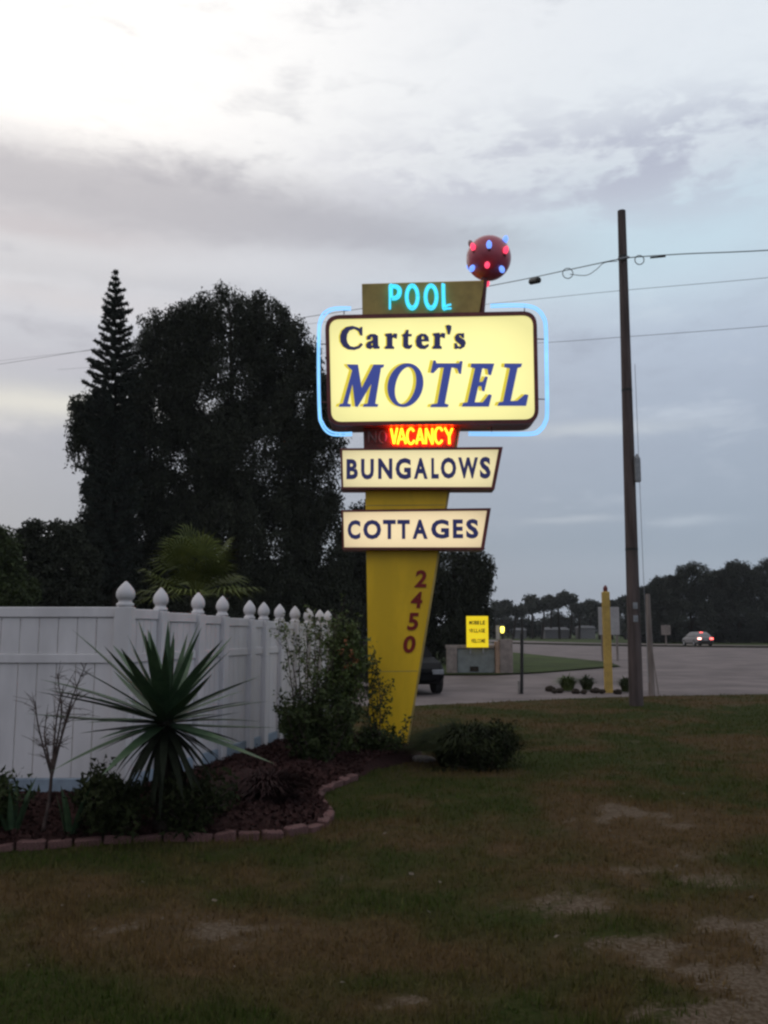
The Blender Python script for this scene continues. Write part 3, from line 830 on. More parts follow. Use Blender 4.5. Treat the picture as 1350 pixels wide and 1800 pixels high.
def post(c, ztop, w, parent, ax):
    ax = ax + Vector((random.gauss(0, .025), random.gauss(0, .025), 0))
    p = obj('post', obox((c.x, c.y, ztop / 2), ax, (w / 2, w / 2, ztop / 2), .006), M['vinyl'], parent)
    cap_at(c, ztop + .001, w, p); return p


def bay(a, b, za, zb, parent, nb, ztop_in=.0):
    """rails and boards between posts at a and b"""
    d = (b - a); L = d.length; ax = d.normalized(); mid = (a + b) / 2; zm = (za + zb) / 2
    def rail(z0, z1, th, m='vinyl'):
        obj('rail', obox((mid.x, mid.y, (z0 + z1) / 2), ax, (L / 2 - .005, th / 2, (z1 - z0) / 2), .006), M[m], parent)
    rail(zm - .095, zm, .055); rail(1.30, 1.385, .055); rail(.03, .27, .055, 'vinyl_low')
    wb = L / nb
    for k in range(nb):
        c = a + ax * (wb * (k + .5))
        obj('board', obox((c.x, c.y, (1.387 + zm - .097) / 2), ax, (wb / 2 - .004, .011, (zm - .097 - 1.387) / 2), .003), M['vinyl'], parent)
        obj('board', obox((c.x, c.y, (.272 + 1.298) / 2), ax, (wb / 2 - .004, .011, (1.298 - .272) / 2), .003), M['vinyl'], parent)


fr = thing('vinyl_fence', (CORN.x - 1.5, CORN.y, 0), 'front run of the white board privacy fence, at the left edge facing the lawn', 'fence')
AX = Vector((1, 0, 0))
c0 = CORN.copy(); ZT = 1.815
post(c0, ZT, .155, fr, AX)
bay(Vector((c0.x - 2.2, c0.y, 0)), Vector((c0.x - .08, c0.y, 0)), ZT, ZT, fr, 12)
post(Vector((c0.x - 2.28, c0.y, 0)), ZT, .155, fr, AX)
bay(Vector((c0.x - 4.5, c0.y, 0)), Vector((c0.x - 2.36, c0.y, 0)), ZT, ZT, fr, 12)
fs = thing('vinyl_fence', (-1.6, 11.2, 0), 'side run of white fence receding towards the pylon under a row of pointed caps', 'fence')
prev = c0; pz = ZT
for px, pyt in ((281, 1075), (347, 1080), (390, 1084), (438, 1089), (463, 1091), (491, 1093), (518, 1095), (542, 1097), (562, 1099), (576, 1100)):
    Yp = yat(px); c = Vector((P(px, 1108, Yp).x, Yp, 0)); z = P(px, pyt, Yp).z
    ax = (c - prev).normalized()
    post(c, z, .135, fs, ax)
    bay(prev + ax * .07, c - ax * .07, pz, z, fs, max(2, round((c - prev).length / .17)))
    prev, pz = c, z

# ------------------------------------------------------------------ foliage makers
def leafcloud(C, n_per, sig, leaf, droop, g, hang=0.0, width=.35):
    """n_per small leaf triangles about every clump centre; hang lets them trail downward"""
    C = np.repeat(np.asarray(C), n_per, 0); n = len(C)
    u = g.normal(0, 1, (n, 3)); u /= np.linalg.norm(u, axis=1)[:, None]
    p = C + u * (g.random(n) ** .45)[:, None] * 1.9 * np.asarray(sig)
    if hang: p[:, 2] -= np.minimum(g.exponential(hang, n), 2.2 * hang) * (np.repeat(g.random(n // n_per), n_per) * 1.4 + .1)
    d = g.normal(0, 1, (n, 3)); d[:, 2] -= droop; d /= np.linalg.norm(d, axis=1)[:, None]
    q = np.cross(d, g.normal(0, 1, (n, 3))); q /= np.linalg.norm(q, axis=1)[:, None] + 1e-9
    L = leaf * (.6 + .8 * g.random(n))[:, None]
    V = np.empty((n, 3, 3)); V[:, 0] = p - q * L * width; V[:, 1] = p + q * L * width; V[:, 2] = p + d * L
    return V.reshape(-1, 3), np.arange(n * 3).reshape(-1, 3)


def in_lobes(lobes, n, g, shell=.0):
    """clump centres through ellipsoid lobes, more of them near the surface"""
    w = np.array([l[3] * l[4] * l[5] for l in lobes]) ** .75; w /= w.sum(); out = []
    for l, k in zip(lobes, g.multinomial(n, w)):
        d = g.normal(0, 1, (k, 3)); d /= np.linalg.norm(d, axis=1)[:, None]
        r = (shell + (1 - shell) * g.random(k)) ** (1 / 2.4)
        out.append(np.array(l[:3]) + d * r[:, None] * np.array(l[3:6]))
    return np.concatenate(out)


def lobe(px, py, Y, rx, ry, ryY=None):
    c = P(px, py, Y); s = MPP(Y)
    return (c.x, c.y, c.z, rx * s, (ryY if ryY else max(rx, 20)) * s, ry * s)


def tree(name, base, label, cat, lobes, n_cl, n_leaf, sig, leaf, seed, leafmat, tr=.25, droop=.5, hang=0.0, limbs=6, group=None, shell=.2, width=.35):
    g = np.random.default_rng(seed)
    t = thing(name, base, label, cat, group)
    topz = max(l[2] for l in lobes); b = Vector(base)
    main = max(lobes, key=lambda l: l[3] * l[5])
    mid = Vector((main[0], main[1], main[2]))
    pts = [b + Vector((0, 0, -.05)), b.lerp(mid, .3) + Vector((g.normal(0, .1), 0, 0)), b.lerp(mid, .7), mid + Vector((0, 0, main[5] * .5))]
    parts = [tube(smooth_path(pts, 4), list(np.linspace(tr, tr * .25, 13)), 8)]
    for l in sorted(lobes, key=lambda l: -l[3])[:limbs]:
        e = Vector(l[:3]); s0 = pts[1].lerp(pts[2], min(1, max(0, .4 + .4 * g.random())))
        parts.append(tube(smooth_path([s0, s0.lerp(e, .5) + Vector((0, 0, .15 * abs(e.x - s0.x))), e], 4), list(np.linspace(tr * .45, tr * .1, 9)), 6))
    obj('trunk', join(*parts), M['bark'], t)
    C = in_lobes(lobes, n_cl, g, shell)
    obj('crown', leafcloud(C, n_leaf, sig, leaf, droop, g, hang, width), M[leafmat], t)
    return t


# ------------------------------------------------------------------ trees
# the big weeping tree behind the fence
TY = 40.0
L_ = [lobe(*a) for a in (
    (405, 550, TY, 84, 46), (310, 608, TY, 62, 60), (492, 612, TY, 66, 58), (535, 705, TY - 1, 50, 80), (400, 680, TY + 1, 120, 90), (290, 700, TY, 70, 90),
    (450, 800, TY, 120, 110), (330, 830, TY, 110, 110), (540, 820, TY, 60, 110), (260, 900, TY - 1, 90, 100), (420, 950, TY, 150, 120), (560, 960, TY, 60, 120),
    (270, 1020, TY, 110, 80), (420, 1050, TY, 160, 80), (570, 1060, TY, 70, 80), (345, 562, TY, 52, 36), (455, 552, TY + 1, 52, 36), (282, 572, TY, 34, 32), (255, 640, TY - 1, 40, 60), (482, 568, TY, 46, 36), (528, 640, TY, 36, 46), (572, 720, TY - 1, 34, 70), (230, 720, TY - 1, 40, 60))]
tree('weeping_tree', G(400, 1108 + 1.6 * FPX / TY), 'huge dark weeping tree with a broad domed crown behind the fence', 'tree', L_, 3300, 125, (.22, .22, .17), .13, 21, 'leaf_dark', .5, 1.8, .6, 9, shell=.45, width=.28)
L_ = [lobe(*a) for a in ((160, 720, 37, 34, 36), (150, 765, 37, 26, 40), (195, 780, 37, 42, 60), (195, 850, 37, 40, 50), (180, 930, 37, 48, 60), (190, 1010, 37, 60, 70), (165, 700, 37, 25, 22))]
tree('weeping_tree', G(190, 1108 + 1.6 * FPX / 37), 'ragged drooping dark tree at the foot of the tall conifer, left of the big dome', 'tree', L_, 420, 140, (.20, .20, .15), .14, 22, 'leaf_dark', .28, 1.8, .55, 5, shell=.4, width=.28)
L_ = [lobe(*a) for a in ((800, 1010, 44, 58, 48), (830, 990, 44, 34, 28), (790, 1080, 44, 52, 60), (825, 1075, 44, 34, 50), (700, 1040, 44, 60, 80), (640, 1060, 44, 60, 80), (640, 960, 44, 50, 80))]
tree('weeping_tree', G(760, 1108 + 1.6 * FPX / 44), 'dark drooping tree showing to the right of the yellow pylon behind the parked car', 'tree', L_, 620, 130, (.22, .22, .17), .16, 23, 'leaf_dark', .32, 1.6, .5, 6, shell=.4, width=.28)
L_ = [lobe(*a) for a in ((95, 945, 30, 48, 36), (60, 985, 30, 40, 45), (115, 1000, 30, 55, 60), (90, 1050, 30, 80, 50), (55, 935, 30, 20, 18))]
tree('broadleaf_tree', G(95, 1108 + 1.6 * FPX / 30), 'low round dark tree beyond the fence, left of the conifer', 'tree', L_, 420, 90, (.16, .16, .13), .11, 24, 'leaf_dark', .2, .3, 0, 5, shell=.3)
L_ = [lobe(*a) for a in ((-15, 965, 27, 40, 40), (-20, 1020, 27, 55, 60), (10, 1050, 27, 50, 40))]
tree('broadleaf_tree', G(-15, 1108 + 1.6 * FPX / 27), 'dark green tree cut off by the left edge of the picture', 'tree', L_, 280, 90, (.16, .16, .13), .11, 25, 'leaf_shrub', .2, .3, 0, 4, shell=.3)

# Norfolk Island pine: tiers of upswept branches on a straight stem
g = np.random.default_rng(31); NYD = 35.0
nb_ = G(203, 1108 + 1.6 * FPX / NYD); ntop = P(203, 474, NYD)
npine = thing('norfolk_pine', nb_, 'tall narrow conifer with tiers of upswept branches rising above the trees', 'conifer')
obj('trunk', tube([nb_ + Vector((0, 0, -.05)), nb_.lerp(ntop, .5), ntop], [.16, .09, .012], 8), M['bark'], npine)
Cc, TB = [], []
z = ntop.z - .18; H = ntop.z
while z > 3.0:
    f = H - z; rad = min(.06 + f * .27, .20 + f * .20, 1.2)
    nbr = 4 if f < 1 else 6; ph = g.random() * 6.28
    for k in range(nbr):
        a_ = ph + 2 * math.pi * k / nbr + g.normal(0, .12); Lb = rad * g.uniform(.65, 1.15); up = .42 if f < 3 else .25
        cx = ntop.x + (nb_.x - ntop.x) * (f / H); s0 = Vector((cx, NYD, z))
        tip = s0 + Vector((math.cos(a_) * Lb, math.sin(a_) * Lb, Lb * up * g.uniform(.7, 1.3))); mid = s0.lerp(tip, .55) - Vector((0, 0, Lb * .07))
        TB.append(tube(smooth_path([s0, mid, tip], 3), list(np.linspace(.02, .006, 7)), 4, False))
        m_ = max(4, int(Lb / .045))
        for j in range(m_):
            if f < 1.6 and g.random() > .25 + .45 * f: continue
            t = (j + .7) / m_
            q = s0 * (1 - t) ** 2 + mid * 2 * t * (1 - t) + tip * t * t
            Cc.append(q + Vector((0, 0, .015)))
    z -= (.25 if f < 1.2 else .18) + min(f * .05, .14) + g.normal(0, .02)
tag(obj('branches', join(*TB), M['bark'], npine), kind='stuff')
obj('crown', leafcloud(np.array([tuple(c) for c in Cc]), 20, (.038, .038, .030), .115, -.8, g, 0, .2), M['leaf_pine'], npine)

# fan palm behind the fence
g = np.random.default_rng(41); PY_ = 15.5
pb = G(345, 1108 + 1.6 * FPX / PY_); phub = P(345, 1045, PY_)
palm = thing('fan_palm', pb, 'bushy yellow green fan palm rising behind the row of fence posts', 'palm')
obj('trunk', tube([pb + Vector((0, 0, -.05)), pb.lerp(phub, .6) + Vector((.05, 0, 0)), phub], [.16, .13, .12], 10), M['bark'], palm)


def fan_frond(c, az, el, Ls, Lf, g):
    d = Vector((math.cos(az) * math.cos(el), math.sin(az) * math.cos(el), math.sin(el))); e = c + d * Ls + Vector((0, 0, -.08 * Ls))
    side = d.cross(Vector((0, 0, 1))).normalized(); up = side.cross(d).normalized()
    parts = [tube([c, c.lerp(e, .5) + Vector((0, 0, .03)), e], [.016, .012, .010], 5)]
    V, F = [], []
    for k in range(19):
        t = -1.9 + 3.8 * k / 18; dd = (d * math.cos(t) + side * math.sin(t)); L = Lf * (1 - .18 * abs(t) / 1.9) * g.uniform(.9, 1.05)
        w = up.cross(dd).normalized() * .016; tip = e + dd * L + Vector((0, 0, -.17 * L * L * (1.0 + .8 * g.random()) / Lf)); m_ = e + dd * L * .6 + up * .02
        n = len(V); V += [e - w * .3, e + w * .3, m_ + w, tip, m_ - w]; F += [(n, n + 1, n + 2, n + 4), (n + 4, n + 2, n + 3)]
    return join(*parts, (V, F))


for k in range(36):
    el = g.uniform(-.2, 1.4); az = k * 2.399 + g.normal(0, .2)
    obj('frond', fan_frond(phub, az, el, g.uniform(.4, .95), g.uniform(.45, .68), g), M['palm'], palm)

# distant trees along the right side of the highway
FAR = 'wooded line of trees beyond the highway'
spec = [(1135, 1032, 118, 26, 'smallest tree of the wooded line, beside the pole'), (1168, 1015, 122, 34, 'rounded tree of the wooded line just right of the pale post'),
        (1215, 990, 116, 46, 'tall domed tree of the wooded line standing over the silver car'), (1262, 1002, 124, 34, 'tree in the dip of the wooded line, right of the car'),
        (1300, 988, 117, 42, 'broad tree of the wooded line near the right edge of the picture'), (1352, 985, 120, 46, 'tallest tree at the right end of the wooded line'), (1410, 990, 120, 46, None)]
for i, (px, pt, Yf, rw, lab) in enumerate(spec):
    g = np.random.default_rng(50 + i); s = 1108 + 1.6 * FPX / Yf - pt
    L_ = [lobe(px, pt + s * .24, Yf, rw * .8, s * .24), lobe(px - rw * .45, pt + s * .42, Yf, rw * .7, s * .26), lobe(px + rw * .45, pt + s * .45, Yf, rw * .7, s * .28), lobe(px, pt + s * .72, Yf - 1, rw, s * .3),
          lobe(px + g.normal(0, 8), pt + s * .1, Yf, rw * .4, s * .11), lobe(px + rw * .5, pt + s * .24, Yf, rw * .35, s * .12), lobe(px - rw * .5, pt + s * .22, Yf, rw * .35, s * .12)]
    tree('broadleaf_tree', G(px, 1108 + 1.6 * FPX / Yf), lab or 'last tree of the wooded line, beyond the right edge of the picture', 'tree', L_, 400, 95, (.34, .34, .28), .2, 60 + i, 'leaf_far', .25, .2, 0, 5, FAR, shell=.3)
g = np.random.default_rng(80)
L_ = [lobe(px, 1108, 128, 34, 20) for px in range(1130, 1450, 36)]
o = obj('undergrowth', leafcloud(in_lobes(L_, 800, g), 26, (.5, .5, .4), .4, 0, g), M['leaf_far']); tag(o, 'dark undergrowth at the foot of the wooded line', kind='stuff')

# thin pines far down the road
ORD = 'first second third fourth fifth sixth seventh eighth ninth tenth eleventh twelfth thirteenth fourteenth'.split()
FARP = 'slender pines far down the road'
far_specs = [(868, 1062), (884, 1054), (902, 1058), (918, 1066), (936, 1044), (952, 1052), (968, 1046), (984, 1044), (1002, 1042), (1018, 1056), (1036, 1060), (1054, 1066), (1076, 1062), (1100, 1050)]
for i, (px, pt) in enumerate(far_specs):
    g = np.random.default_rng(100 + i); Yf = 165 + g.uniform(-8, 12); s = 1108 - pt
    b = G(px, 1108 + 1.6 * FPX / Yf); t = thing('slender_pine', b, ORD[i] + ' slender pine from the left in the thin stand far down the road', 'tree', FARP)
    tp = P(px + g.normal(0, 2), pt + 4, Yf)
    obj('trunk', tube([b, b.lerp(tp, .5) + Vector((g.normal(0, .2), 0, 0)), tp], [.26, .2, .1], 6), M['bark'], t)
    L_ = [lobe(px + g.normal(0, 7), pt + s * g.uniform(.02, .40), Yf, g.uniform(6, 11), g.uniform(4, 7)) for _ in range(6)]
    obj('crown', leafcloud(in_lobes(L_, 90, g), 22, (.4, .4, .3), .42, 0, g), M['leaf_far'], t)
g = np.random.default_rng(130)
L_ = [lobe(px, 1100 + g.normal(0, 4), 185, 20, 17) for px in range(850, 1130, 16)] 
o = obj('distant_wood', leafcloud(in_lobes(L_, 700, g), 26, (.6, .6, .5), .5, 0, g), M['leaf_far']); tag(o, 'low hazy belt of woodland at the end of the road', kind='stuff')
g = np.random.default_rng(131)
L_ = [lobe(px, 1055 + g.normal(0, 5), 50, 60, 60) for px in range(-60, 700, 60)]
o = obj('hedge_growth', leafcloud(in_lobes(L_, 1500, g), 40, (.3, .3, .25), .24, .4, g), M['leaf_dark']); tag(o, 'dark mass of undergrowth below the big trees', kind='stuff')

# ------------------------------------------------------------------ planting in the bed
def blade_mesh(name, L, W, bend, m, n=5, fold=.25):
    """one sword leaf along +Z, bending towards +X, with a shallow channel"""
    V, F = [], []
    for i in range(n + 1):
        t = i / n; w = W * (math.sin(math.pi * (.18 + .82 * t) ** .8) ** .9 if t < 1 else 0) * .5 + (.0 if t == 1 else .002)
        x = bend * L * t * t; z = L * (t - .12 * abs(bend) * t * t)
        V += [(x - fold * w, -w, z), (x + .15 * fold * w, 0, z), (x - fold * w, w, z)]
    for i in range(n):
        a_ = i * 3
        F += [(a_, a_ + 1, a_ + 4, a_ + 3), (a_ + 1, a_ + 2, a_ + 5, a_ + 4)]
    return mesh_of(name, V, F, m, True)


YY = 7.15
hub = P(290, 1262, YY); yb = Vector((hub.x, YY, .1))
yucca = thing('yucca', yb, 'large spiky yucca with long sword leaves in front of the fence corner', 'yucca')
obj('trunk', tube([yb + Vector((0, 0, -.08)), yb.lerp(hub, .5), hub + Vector((0, 0, .08))], [.07, .075, .06], 8), M['bark'], yucca)
var = [blade_mesh('leaf', 1.0, w, b_, M['yucca']) for w, b_ in ((.12, .01), (.105, .05), (.11, .10), (.10, -.04))]
dry = [blade_mesh('dry_leaf', 1.0, .085, b_, M['dry_blade']) for b_ in (.1, .3)]
g = np.random.default_rng(150)
for k in range(112):
    u = k / 111
    el = R(88) - R(100) * (u / .55) ** .75 + g.normal(0, .10) if u < .55 else R(-14) - R(62) * (u - .55) / .45 + g.normal(0, .10); az = k * 2.39996 + g.normal(0, .3)
    dead = u >= .55
    L = (.76 if el > .9 else .98) * g.uniform(.76, 1.08) * (.70 if dead else 1)
    d = Vector((math.cos(az) * math.cos(el), math.sin(az) * math.cos(el), math.sin(el)))
    q = d.to_track_quat('Z', 'X')
    # turn so that the bend (+X) falls downward
    best = Matrix.Translation(hub - wloc(yucca) + Vector((0, 0, -.10 * u)) + d * .02) @ q.to_matrix().to_4x4()
    xw = (q @ Vector((1, 0, 0))); yw = (q @ Vector((0, 1, 0)))
    ang = math.atan2(-yw.z, -xw.z) if abs(d.z) < .99 else 0
    best = best @ Matrix.Rotation(ang, 4, 'Z') @ Matrix.Diagonal((L, L * g.uniform(.8, 1.1), L, 1))
    share('dry_leaf' if dead else 'leaf', (dry if dead else var)[k % (2 if dead else 4)], yucca, best)


def twiggy(name, base, label, cat, seed, H, n_main, spread, leaves, leafmat, twigmat='twig', leaf=.05, nlf=18, r0=.01, lean=0.0, gap=.2, group=None):
    """upright shrub of thin stems with side twigs, leaves along the upper stems"""
    g = np.random.default_rng(seed); b = Vector(base); t = thing(name, b, label, cat, group); parts, C = [], []
    for k in range(n_main):
        a_ = g.random() * 6.28; s = spread * g.random() ** .6; h = H * g.uniform(.65, 1.0)
        s0 = b + Vector((math.cos(a_) * s * .25, math.sin(a_) * s * .25, -.04)); e = b + Vector((math.cos(a_) * s + lean * h, math.sin(a_) * s, h))
        m_ = s0.lerp(e, .5) + Vector((g.normal(0, .05), g.normal(0, .05), .06 * h)); pts = smooth_path([s0, m_, e], 4)
        parts.append(tube(pts, list(np.linspace(r0, r0 * .25, len(pts))), 5, False))
        for j in range(max(3, int(h / .16))):
            f = g.uniform(gap, 1); i = min(int(f * (len(pts) - 1)), len(pts) - 2); p = pts[i].lerp(pts[i + 1], f * (len(pts) - 1) - i)
            q = p + Vector((g.normal(0, .12), g.normal(0, .12), abs(g.normal(.10, .08)))) * (1.0 if leaves else 1.5)
            parts.append(tube([p, p.lerp(q, .5) + Vector((0, 0, -.01)), q], [r0 * .4, r0 * .3, r0 * .15], 4, False))
            for w in np.linspace(.3, 1, 3): C.append(tuple(p.lerp(q, w)))
        for f in np.linspace(gap, 1, 8):
            i = min(int(f * (len(pts) - 1)), len(pts) - 2); C.append(tuple(pts[i].lerp(pts[i + 1], f * (len(pts) - 1) - i)))
    obj('stems', join(*parts), M[twigmat], t)
    if leaves: obj('foliage', leafcloud(np.array(C), nlf, (.035, .035, .045), leaf, -.3, g, 0, .3), M[leafmat], t)
    return t


def at(px, Y, z=.1): return Vector((P(px, 1108, Y).x, Y, z))
# bare little shrub at the left of the yucca
g = np.random.default_rng(161); Yb = 7.0
q0 = at(88, Yb, 0); bs = thing('bare_shrub', q0, 'thin leafless shrub with dry feathery twigs left of the yucca', 'shrub')
parts = []; fork = P(92, 1335, Yb)
parts.append(tube(smooth_path([q0, P(86, 1410, Yb), fork], 3), [.016, .015, .014, .013, .013, .012, .012], 6))
for px, py in ((100, 1185), (152, 1166), (62, 1232), (125, 1240), (80, 1270), (112, 1205), (140, 1215)):
    e = P(px, py, Yb + g.normal(0, .12)); m_ = fork.lerp(e, .5) + Vector((g.normal(0, .03), g.normal(0, .03), .02))
    pts = smooth_path([fork - Vector((0, 0, g.uniform(0, .15))), m_, e], 5); parts.append(tube(pts, list(np.linspace(.009, .003, len(pts))), 5, False))
    for k in range(16):
        f = g.uniform(.25, 1); p = pts[min(int(f * 10), 9)]; d = Vector((g.normal(0, .09), g.normal(0, .06), g.normal(.06, .06)))
        parts.append(tube([p, p + d * .6 + Vector((0, 0, .01)), p + d], [.0028, .002, .001], 4, False))
        parts.append(tube([p + d * .5, p + d * .5 + Vector((g.normal(0, .05), g.normal(0, .04), .03))], [.0018, .001], 4, False))
obj('stems', join(*parts), M['twig'], bs)
# tall leafy shrubs left of the pylon
twiggy('leafy_shrub', at(545, 10.7, .12), 'tall loose shrub of upright leafy stems in front of the fence end', 'shrub', 162, 1.72, 13, .46, True, 'leaf_mid', nlf=4, leaf=.042, gap=.25)
twiggy('leafy_shrub', at(606, 11.0, .12), 'dense dark shrub hugging the left edge of the yellow pylon', 'shrub', 163, 1.56, 20, .29, True, 'leaf_mid', nlf=9, leaf=.055, gap=.05)
twiggy('leafy_shrub', at(560, 10.4, .12), 'lower bushy shrub filling the foot of the tall leafy one', 'shrub', 164, .75, 26, .50, True, 'leaf_shrub', nlf=13, leaf=.055, gap=.02)
twiggy('leafy_shrub', at(668, 11.0, .12), 'single thin sprig of leaves standing before the yellow pylon', 'shrub', 165, 1.18, 4, .13, True, 'leaf_shrub', nlf=7, leaf=.04, gap=.3)
twiggy('leafy_shrub', at(668, 11.1, .06), 'low ragged plant at the very foot of the yellow pylon', 'shrub', 166, .26, 20, .26, True, 'leaf_shrub', nlf=12, leaf=.05, gap=.02)
# orange flowers on the dense shrub
fl = thing('orange_flowers', at(610, 10.9, 1.3), 'faded orange blooms on the shrub left of the pylon', 'flowers')
g = np.random.default_rng(167)
C = np.array([tuple(P(px, py, 10.75)) for px, py in ((608, 1125), (618, 1150), (600, 1145), (612, 1172), (625, 1160))])
for c_ in C: obj('bloom', leafcloud(c_[None, :], 14, (.02, .02, .03), .03, 0, g, 0, .4), M['flower'], fl)

# fountain-like mound right of the pylon
def mound(name, c, label, rx, ry, h, n, seed, m, W=.012):
    g = np.random.default_rng(seed); t = thing(name, c, label, 'shrub'); n_ = n
    a_ = g.random(n_) * 6.28; r = np.sqrt(g.random(n_)); x0 = c.x + np.cos(a_) * r * rx * .45; y0 = c.y + np.sin(a_) * r * ry * .45
    out = g.uniform(.2, 1, n_); hh = h * g.uniform(.55, 1.05, n_) * (1 - .35 * r); k = 4; V = np.empty((n_, k + 1, 2, 3))
    tx = np.cos(a_) * rx * out * .8 + g.normal(0, .06, n_); ty = np.sin(a_) * ry * out * .8 + g.normal(0, .06, n_)
    for i in range(k + 1):
        f = i / k; w = W * (1 - f) ** .6 + .001; z = c.z + hh * (1 - (1 - f) ** 2) - .35 * hh * out * f ** 3
        px, py = x0 + tx * f ** 1.4, y0 + ty * f ** 1.4
        V[:, i, 0] = np.stack([px - np.sin(a_) * w, py + np.cos(a_) * w, z], 1); V[:, i, 1] = np.stack([px + np.sin(a_) * w, py - np.cos(a_) * w, z + .002], 1)
    base = (np.arange(n_) * (k + 1) * 2)[:, None]
    F = np.concatenate([base + np.array([[2 * i, 2 * i + 1, 2 * i + 3, 2 * i + 2]]) for i in range(k)], 0)
    obj('blades', (V.reshape(-1, 3), F), M[m], t); return t


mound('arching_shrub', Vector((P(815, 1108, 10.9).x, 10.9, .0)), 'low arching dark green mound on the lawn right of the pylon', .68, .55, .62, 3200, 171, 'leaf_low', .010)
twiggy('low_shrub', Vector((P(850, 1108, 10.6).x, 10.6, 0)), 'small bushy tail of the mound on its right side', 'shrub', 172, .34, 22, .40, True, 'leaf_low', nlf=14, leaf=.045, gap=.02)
mound('clump_grass', at(470, 8.1, .10), 'dull reddish clump of grassy leaves in the mulch right of the yucca', .46, .4, .34, 1900, 173, 'plum', .007)
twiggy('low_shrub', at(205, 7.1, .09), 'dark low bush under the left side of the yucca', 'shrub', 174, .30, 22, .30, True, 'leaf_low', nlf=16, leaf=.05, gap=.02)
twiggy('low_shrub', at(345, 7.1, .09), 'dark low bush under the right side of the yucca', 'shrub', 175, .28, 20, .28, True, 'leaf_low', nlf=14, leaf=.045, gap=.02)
twiggy('low_shrub', at(-10, 7.0, .08), 'dark low bush at the left edge of the mulch bed', 'shrub', 176, .30, 18, .25, True, 'leaf_shrub', nlf=14, leaf=.045, gap=.02)
sv = [blade_mesh('leaf', 1.0, .13, b_, M['yucca'], 5, .4) for b_ in (.05, .15)]
for k, (px, Yp, n, lab) in enumerate(((40, 7.0, 8, 'spiky snake plant by the left edge of the bed'), (140, 7.0, 6, 'smaller snake plant between the bare shrub and the yucca'))):
    c = at(px, Yp, .07); t = thing('snake_plant', c, lab, 'plant', None); g = np.random.default_rng(180 + k)
    for j in range(n):
        a_ = j * 2.4; ti = g.uniform(.08, .42); L = g.uniform(.28, .46)
        share('leaf', sv[j % 2], t, Matrix.Translation((math.cos(a_) * .04, math.sin(a_) * .04, -.02)) @ Matrix.Rotation(a_, 4, 'Z') @ Matrix.Rotation(ti, 4, 'Y') @ Matrix.Diagonal((L, L, L, 1)))

# flat pale stone beside the pylon foot
bm = bmesh.new(); bmesh.ops.create_icosphere(bm, subdivisions=2, radius=1); sp_ = G(742, 1338)
for v in bm.verts:
    k = 1 + .2 * (float(vnoise(v.co.x + 5, v.co.y + 5 + v.co.z, .5, 90)) - .5); v.co = Vector((sp_.x + v.co.x * .17 * k, sp_.y + v.co.y * .12 * k, .02 + v.co.z * .05 * k))
o = obj('stone', from_bm(bm), M['stone'], origin=(sp_.x, sp_.y, 0)); tag(o, 'flat pale stone lying at the right foot of the pylon', 'stone')

# ------------------------------------------------------------------ utility pole, wires
UY = 19.4
ub = G(1118.5, 1240); ut = P(1092.5, 371, UY)
up = thing('utility_pole', ub, 'tall dark wooden utility pole standing at the edge of the lawn', 'utility pole')
obj('pole', tube([ub + Vector((0, 0, -.1)), ub.lerp(ut, .5), ut], [.152, .125, .092], 16), M['pole_wood'], up)
c = P(1120.5, 826, UY - .12)
bx = obj('service_box', box(c.x - .06, c.x + .06, c.y - .06, c.y + .06, c.z - .27, c.z + .24, .01), M['grey_metal'], up)
obj('box_peak', loft([[Vector((c.x + sx * .06, c.y + sy * .06, c.z + .242)) for sx, sy in ((-1, -1), (1, -1), (1, 1), (-1, 1))], [Vector((c.x + sx * .012, c.y + sy * .012, c.z + .36)) for sx, sy in ((-1, -1), (1, -1), (1, 1), (-1, 1))]]), M['grey_metal'], bx)
obj('ground_wire', tube([P(1116, 640, UY), P(1122, 790, UY), P(1131, 1010, UY), P(1140, 1200, UY)], .006, 5), M['grey_metal'], up)
for zf, nm in ((.19, 'pole_tag'), (.165, 'pole_tag')):
    c_ = ub.lerp(ut, zf); obj(nm, box(c_.x - .05, c_.x + .05, c_.y - .158, c_.y - .146, c_.z - .07, c_.z + .07, .004), M['grey_metal'], up)
for zf in (.30, .62, .9):
    c_ = ub.lerp(ut, zf); r_ = .152 - .06 * zf + .006; obj('steel_band', tube([c_ - Vector((0, 0, .03)), c_ + Vector((0, 0, .03))], r_, 16), M['black_metal'], up)
obj('cable_clamp', tube([P(1086, 456, UY - .12), P(1106, 452, UY - .12)], .03, 8), M['grey_metal'], up)


def wire(name, pts, r, label, dists):
    q = smooth_path([P(x, y, d) for (x, y), d in zip(pts, dists)], 10); mid = q[len(q) // 2]
    o = obj(name, tube(q, r, 5), M['black_metal'], origin=mid); tag(o, label, 'overhead wire'); return o


w1 = thing('overhead_cable', P(1092, 455, UY), 'thick overhead telephone cable clamped to the utility pole, with a splice case and slack loops', 'overhead cable')
main = smooth_path([P(x, y, d) for x, y, d in ((1700, 418, 16.5), (1350, 440, 18.2), (1200, 446.5, 19), (1105, 453, UY), (1085, 456, UY), (1000, 474, 21), (890, 497, 24), (700, 532, 30), (540, 557, 36), (165, 614, 52), (0, 640, 60), (-200, 668, 72))], 8)
obj('cable', tube(main, .012, 5), M['black_metal'], w1)
c = P(940, 490.5, 22.5); d = (P(900, 498, 23.7) - P(980, 481, 21.4)).normalized()
obj('splice_case', tube([c - d * .24 + Vector((0, 0, -.03)), c - d * .2 + Vector((0, 0, -.05)), c + d * .2 + Vector((0, 0, -.05)), c + d * .24 + Vector((0, 0, -.03))], [.03, .085, .085, .03], 10), M['black_metal'], w1)
def loop(px, py, Y, rpx):
    q = [P(px + rpx * math.cos(t), py + rpx * math.sin(t), Y) for t in np.linspace(0, 2 * math.pi, 24)]
    obj('slack_loop', tube(q, .011, 5), M['black_metal'], w1)
